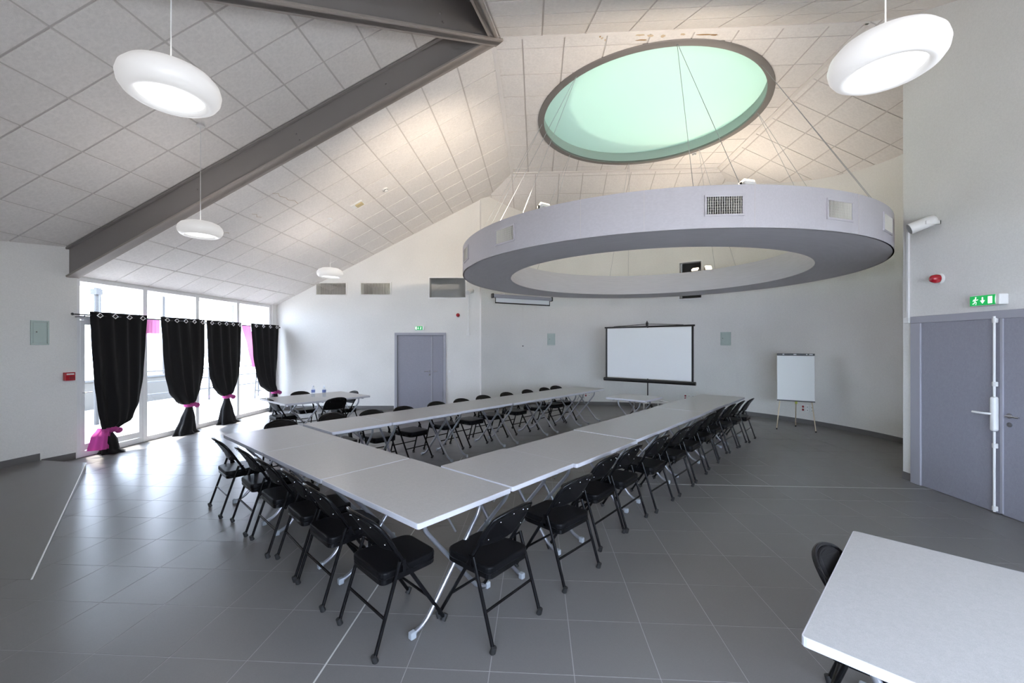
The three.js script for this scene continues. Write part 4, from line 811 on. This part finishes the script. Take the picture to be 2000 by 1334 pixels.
{ // inside window to the room behind
  const w = struct('window_3', 'inside window above the grey door', 'window'), W = 1.022, H = 0.58, y = 3.281, [p, t] = onBack(4.646, y);
  w.position.set(...p); w.rotation.y = t;
  part('frame', [rbox(W, 0.03, 0.06, 0.004, 0, H / 2 - 0.015, -0.02), rbox(W, 0.03, 0.06, 0.004, 0, -H / 2 + 0.015, -0.02), rbox(0.03, H - 0.06, 0.06, 0.004, W / 2 - 0.015, 0, -0.02), rbox(0.03, H - 0.06, 0.06, 0.004, -W / 2 + 0.015, 0, -0.02)], M.frame, w);
  part('pane', box(W - 0.06, H - 0.06, 0.006, 0, 0, -0.03), M.glass, w);
  part('recess', [box(W + 0.4, H + 0.6, 0.02, 0, 0, -1.1), box(0.02, H + 0.6, 0.9, -W / 2 - 0.15, 0, -0.7), box(0.02, H + 0.6, 0.9, W / 2 + 0.15, 0, -0.7), box(W + 0.4, 0.02, 0.9, 0, -H / 2 - 0.2, -0.7), box(W + 0.4, 0.02, 0.9, 0, H / 2 + 0.2, -0.7)], M.niche, w);
  shade(w);
  const [q, u] = onApse(58.65, 3.48), v = struct('window_4', 'dark framed opening high in the curved wall', 'window'); v.position.set(...q); v.rotation.y = u;
  part('frame', [rbox(0.6, 0.03, 0.05, 0.004, 0, 0.5, 0), rbox(0.6, 0.03, 0.05, 0.004, 0, -0.5, 0), rbox(0.03, 0.97, 0.05, 0.004, 0.285, 0, 0), rbox(0.03, 0.97, 0.05, 0.004, -0.285, 0, 0)], M.frame, v);
  part('recess', [box(2.4, 2.4, 0.02, 0, 0, -2.8), box(0.02, 2.4, 2.5, -1.2, 0, -1.55), box(0.02, 2.4, 2.5, 1.2, 0, -1.55), box(2.4, 0.02, 2.5, 0, 1.2, -1.55), box(2.4, 0.02, 2.5, 0, -1.2, -1.55), box(0.92, 2.4, 0.02, -0.74, 0, -0.3), box(0.92, 2.4, 0.02, 0.74, 0, -0.3)], M.concrete, v);
  shade(v);
}
function socket(label, place, n) {
  const s = thing('socket_plate', label, 'wall socket', ...place, 'wall socket plates');
  const redFace = std([0.3, 0.02, 0.03], 0.4);
  for (let i = 0; i < n; i++) { const pl = part('plate', rbox(0.075, 0.15, 0.012, 0.004, (i - (n - 1) / 2) * 0.095, 0, 0.006), M.white, s); for (const y of [0.034, -0.034]) part('outlet', i ? cyl(0.008, 0.008, 0.004, 10).rotateX(Math.PI / 2).translate((i - (n - 1) / 2) * 0.095, y, 0.013) : rbox(0.045, 0.045, 0.006, 0.003, (i - (n - 1) / 2) * 0.095, y, 0.012), i ? M.dark : redFace, pl); }
  shade(s);
}
socket('wall sockets with red outlets behind the grey door side tables', onApse(91.5, 0.31), 2);
socket('wall sockets with red outlets beneath the tripod screen', onApse(59, 0.33), 3);
socket('wall sockets with red outlets beneath the flipchart', onApse(26.6, 0.34), 3);
{
  const [p, t] = onBack(4.701, 1.03), s = thing('light_switch', 'white light switch beside the single grey door', 'light switch', p, t);
  part('plate', rbox(0.08, 0.08, 0.01, 0.004, 0, 0, 0.005), M.white, s); part('rocker', rbox(0.045, 0.045, 0.008, 0.003, 0, 0, 0.011), M.frame, s); shade(s);
}
// ceiling fittings on the window side slope
function onSlope(o, r, d, h) { o.position.copy(P(r, h(r, d), d)); o.rotation.z = Math.atan(0.515); }
{
  const e = thing('emergency_light', 'small yellowed emergency light on the sloping ceiling', 'emergency light'); onSlope(e, -3.585, 8.28, hL);
  part('base', rbox(0.26, 0.03, 0.16, 0.006, 0, -0.015, 0), M.white, e); part('lens', rbox(0.15, 0.03, 0.11, 0.008, 0.03, -0.04, 0), std([0.55, 0.45, 0.25], 0.3), e, 'yellowed lens'); shade(e);
  const s = thing('smoke_detector', 'white smoke detector on the sloping ceiling', 'smoke detector', [0, 0, 0], 0, 'smoke detectors'); onSlope(s, -3.02, 8.29, hL);
  part('base', cyl(0.055, 0.05, 0.03, 24, 0, -0.015, 0), M.white, s); part('slot', cyl(0.042, 0.042, 0.012, 24, 0, -0.034, 0), M.dark, s); part('cap', cyl(0.04, 0.03, 0.018, 24, 0, -0.048, 0), M.white, s); shade(s);
  const q = thing('smoke_detector', 'white smoke detector on the flat ceiling beside the skylight', 'smoke detector', P(3.58, HF, 9.82).toArray(), 0, 'smoke detectors');
  part('base', cyl(0.055, 0.05, 0.03, 24, 0, -0.015, 0), M.white, q); part('slot', cyl(0.042, 0.042, 0.012, 24, 0, -0.034, 0), M.dark, q); part('cap', cyl(0.04, 0.03, 0.018, 24, 0, -0.048, 0), M.white, q); shade(q);
}

// ------------------------------------------------------------------ outside the glazing
{
  shade(struct('ground_outside', 'pale concrete terrace outside the glazing', 'ground', box(60, 0.1, 60, -37.3, -0.08, -8), M.concrete));
  shade(struct('ground_entry', 'pale concrete forecourt outside the wide window', 'ground', box(40, 0.1, 20, 6, -0.08, 11), M.concrete));
  const lw = thing('terrace_wall', 'low grey concrete wall at the terrace edge', 'wall', [0, 0, 0]); part('body', box(0.2, 0.75, 9, -12.2, 0.345, -9), M.dampConcrete, lw); part('coping', rbox(0.28, 0.06, 9.05, 0.01, -12.2, 0.75, -9), M.darkSteel, lw); shade(lw);
  const post = thing('terrace_post', 'steel post standing outside the glass door', 'post', P(-9.6, 0, 8.7).toArray()); part('tube', cyl(0.045, 0.045, 3.3, 16, 0, 1.62, 0), M.darkSteel, post); part('base_plate', box(0.2, 0.02, 0.2, 0, -0.02, 0), M.darkSteel, post); part('collar', box(0.14, 0.12, 0.14, 0, 2.9, 0), M.darkSteel, post); shade(post);
  const cp = thing('timber_canopy', 'timber boarded canopy outside the upper panes', 'canopy', P(-13.5, 4.2, 16).toArray(), 0.4);
  for (let i = 0; i < 22; i++) part('board', box(0.16, 0.03, 5, -1.9 + i * 0.175, 0, 0), M.wood, cp);
  part('roof_sheet', box(4.1, 0.08, 5.2, 0, 0.1, 0), M.dampConcrete, cp); for (const [x, z] of [[-1.9, -2.4], [1.9, -2.4], [-1.9, 2.4], [1.9, 2.4]]) part('post', cyl(0.05, 0.05, 4.2, 10, x, -2.1, z), M.darkSteel, cp); shade(cp);
  const rl = thing('terrace_railing', 'white steel railing outside the middle bays', 'railing', P(-10.5, 0, 13).toArray(), -0.15);
  for (let i = 0; i < 5; i++) part('upright', box(0.04, 1.0, 0.04, 0, 0.48, -2 + i), M.darkSteel, rl); for (const y of [0.35, 0.7, 1.0]) part('rail', box(0.04, 0.04, 4.1, 0, y, 0), M.darkSteel, rl); shade(rl);
  const ld = thing('step_ladder', 'step ladder standing outside the corner bay', 'ladder', P(-8.9, -0.02, 13.3).toArray(), 0.5);
  for (const s of [-1, 1]) { part('stile', pipe([[s * 0.24, 0, 0], [s * 0.17, 1.9, -0.4]], 0.02), M.darkSteel, ld); part('stile', pipe([[s * 0.24, 0, -0.95], [s * 0.17, 1.9, -0.42]], 0.018), M.darkSteel, ld); }
  for (let i = 1; i < 7; i++) part('step', box(0.46 - i * 0.02, 0.03, 0.09, 0, i * 0.28, -i * 0.059), M.darkSteel, ld); shade(ld);
}

renderer.render(scene, camera);
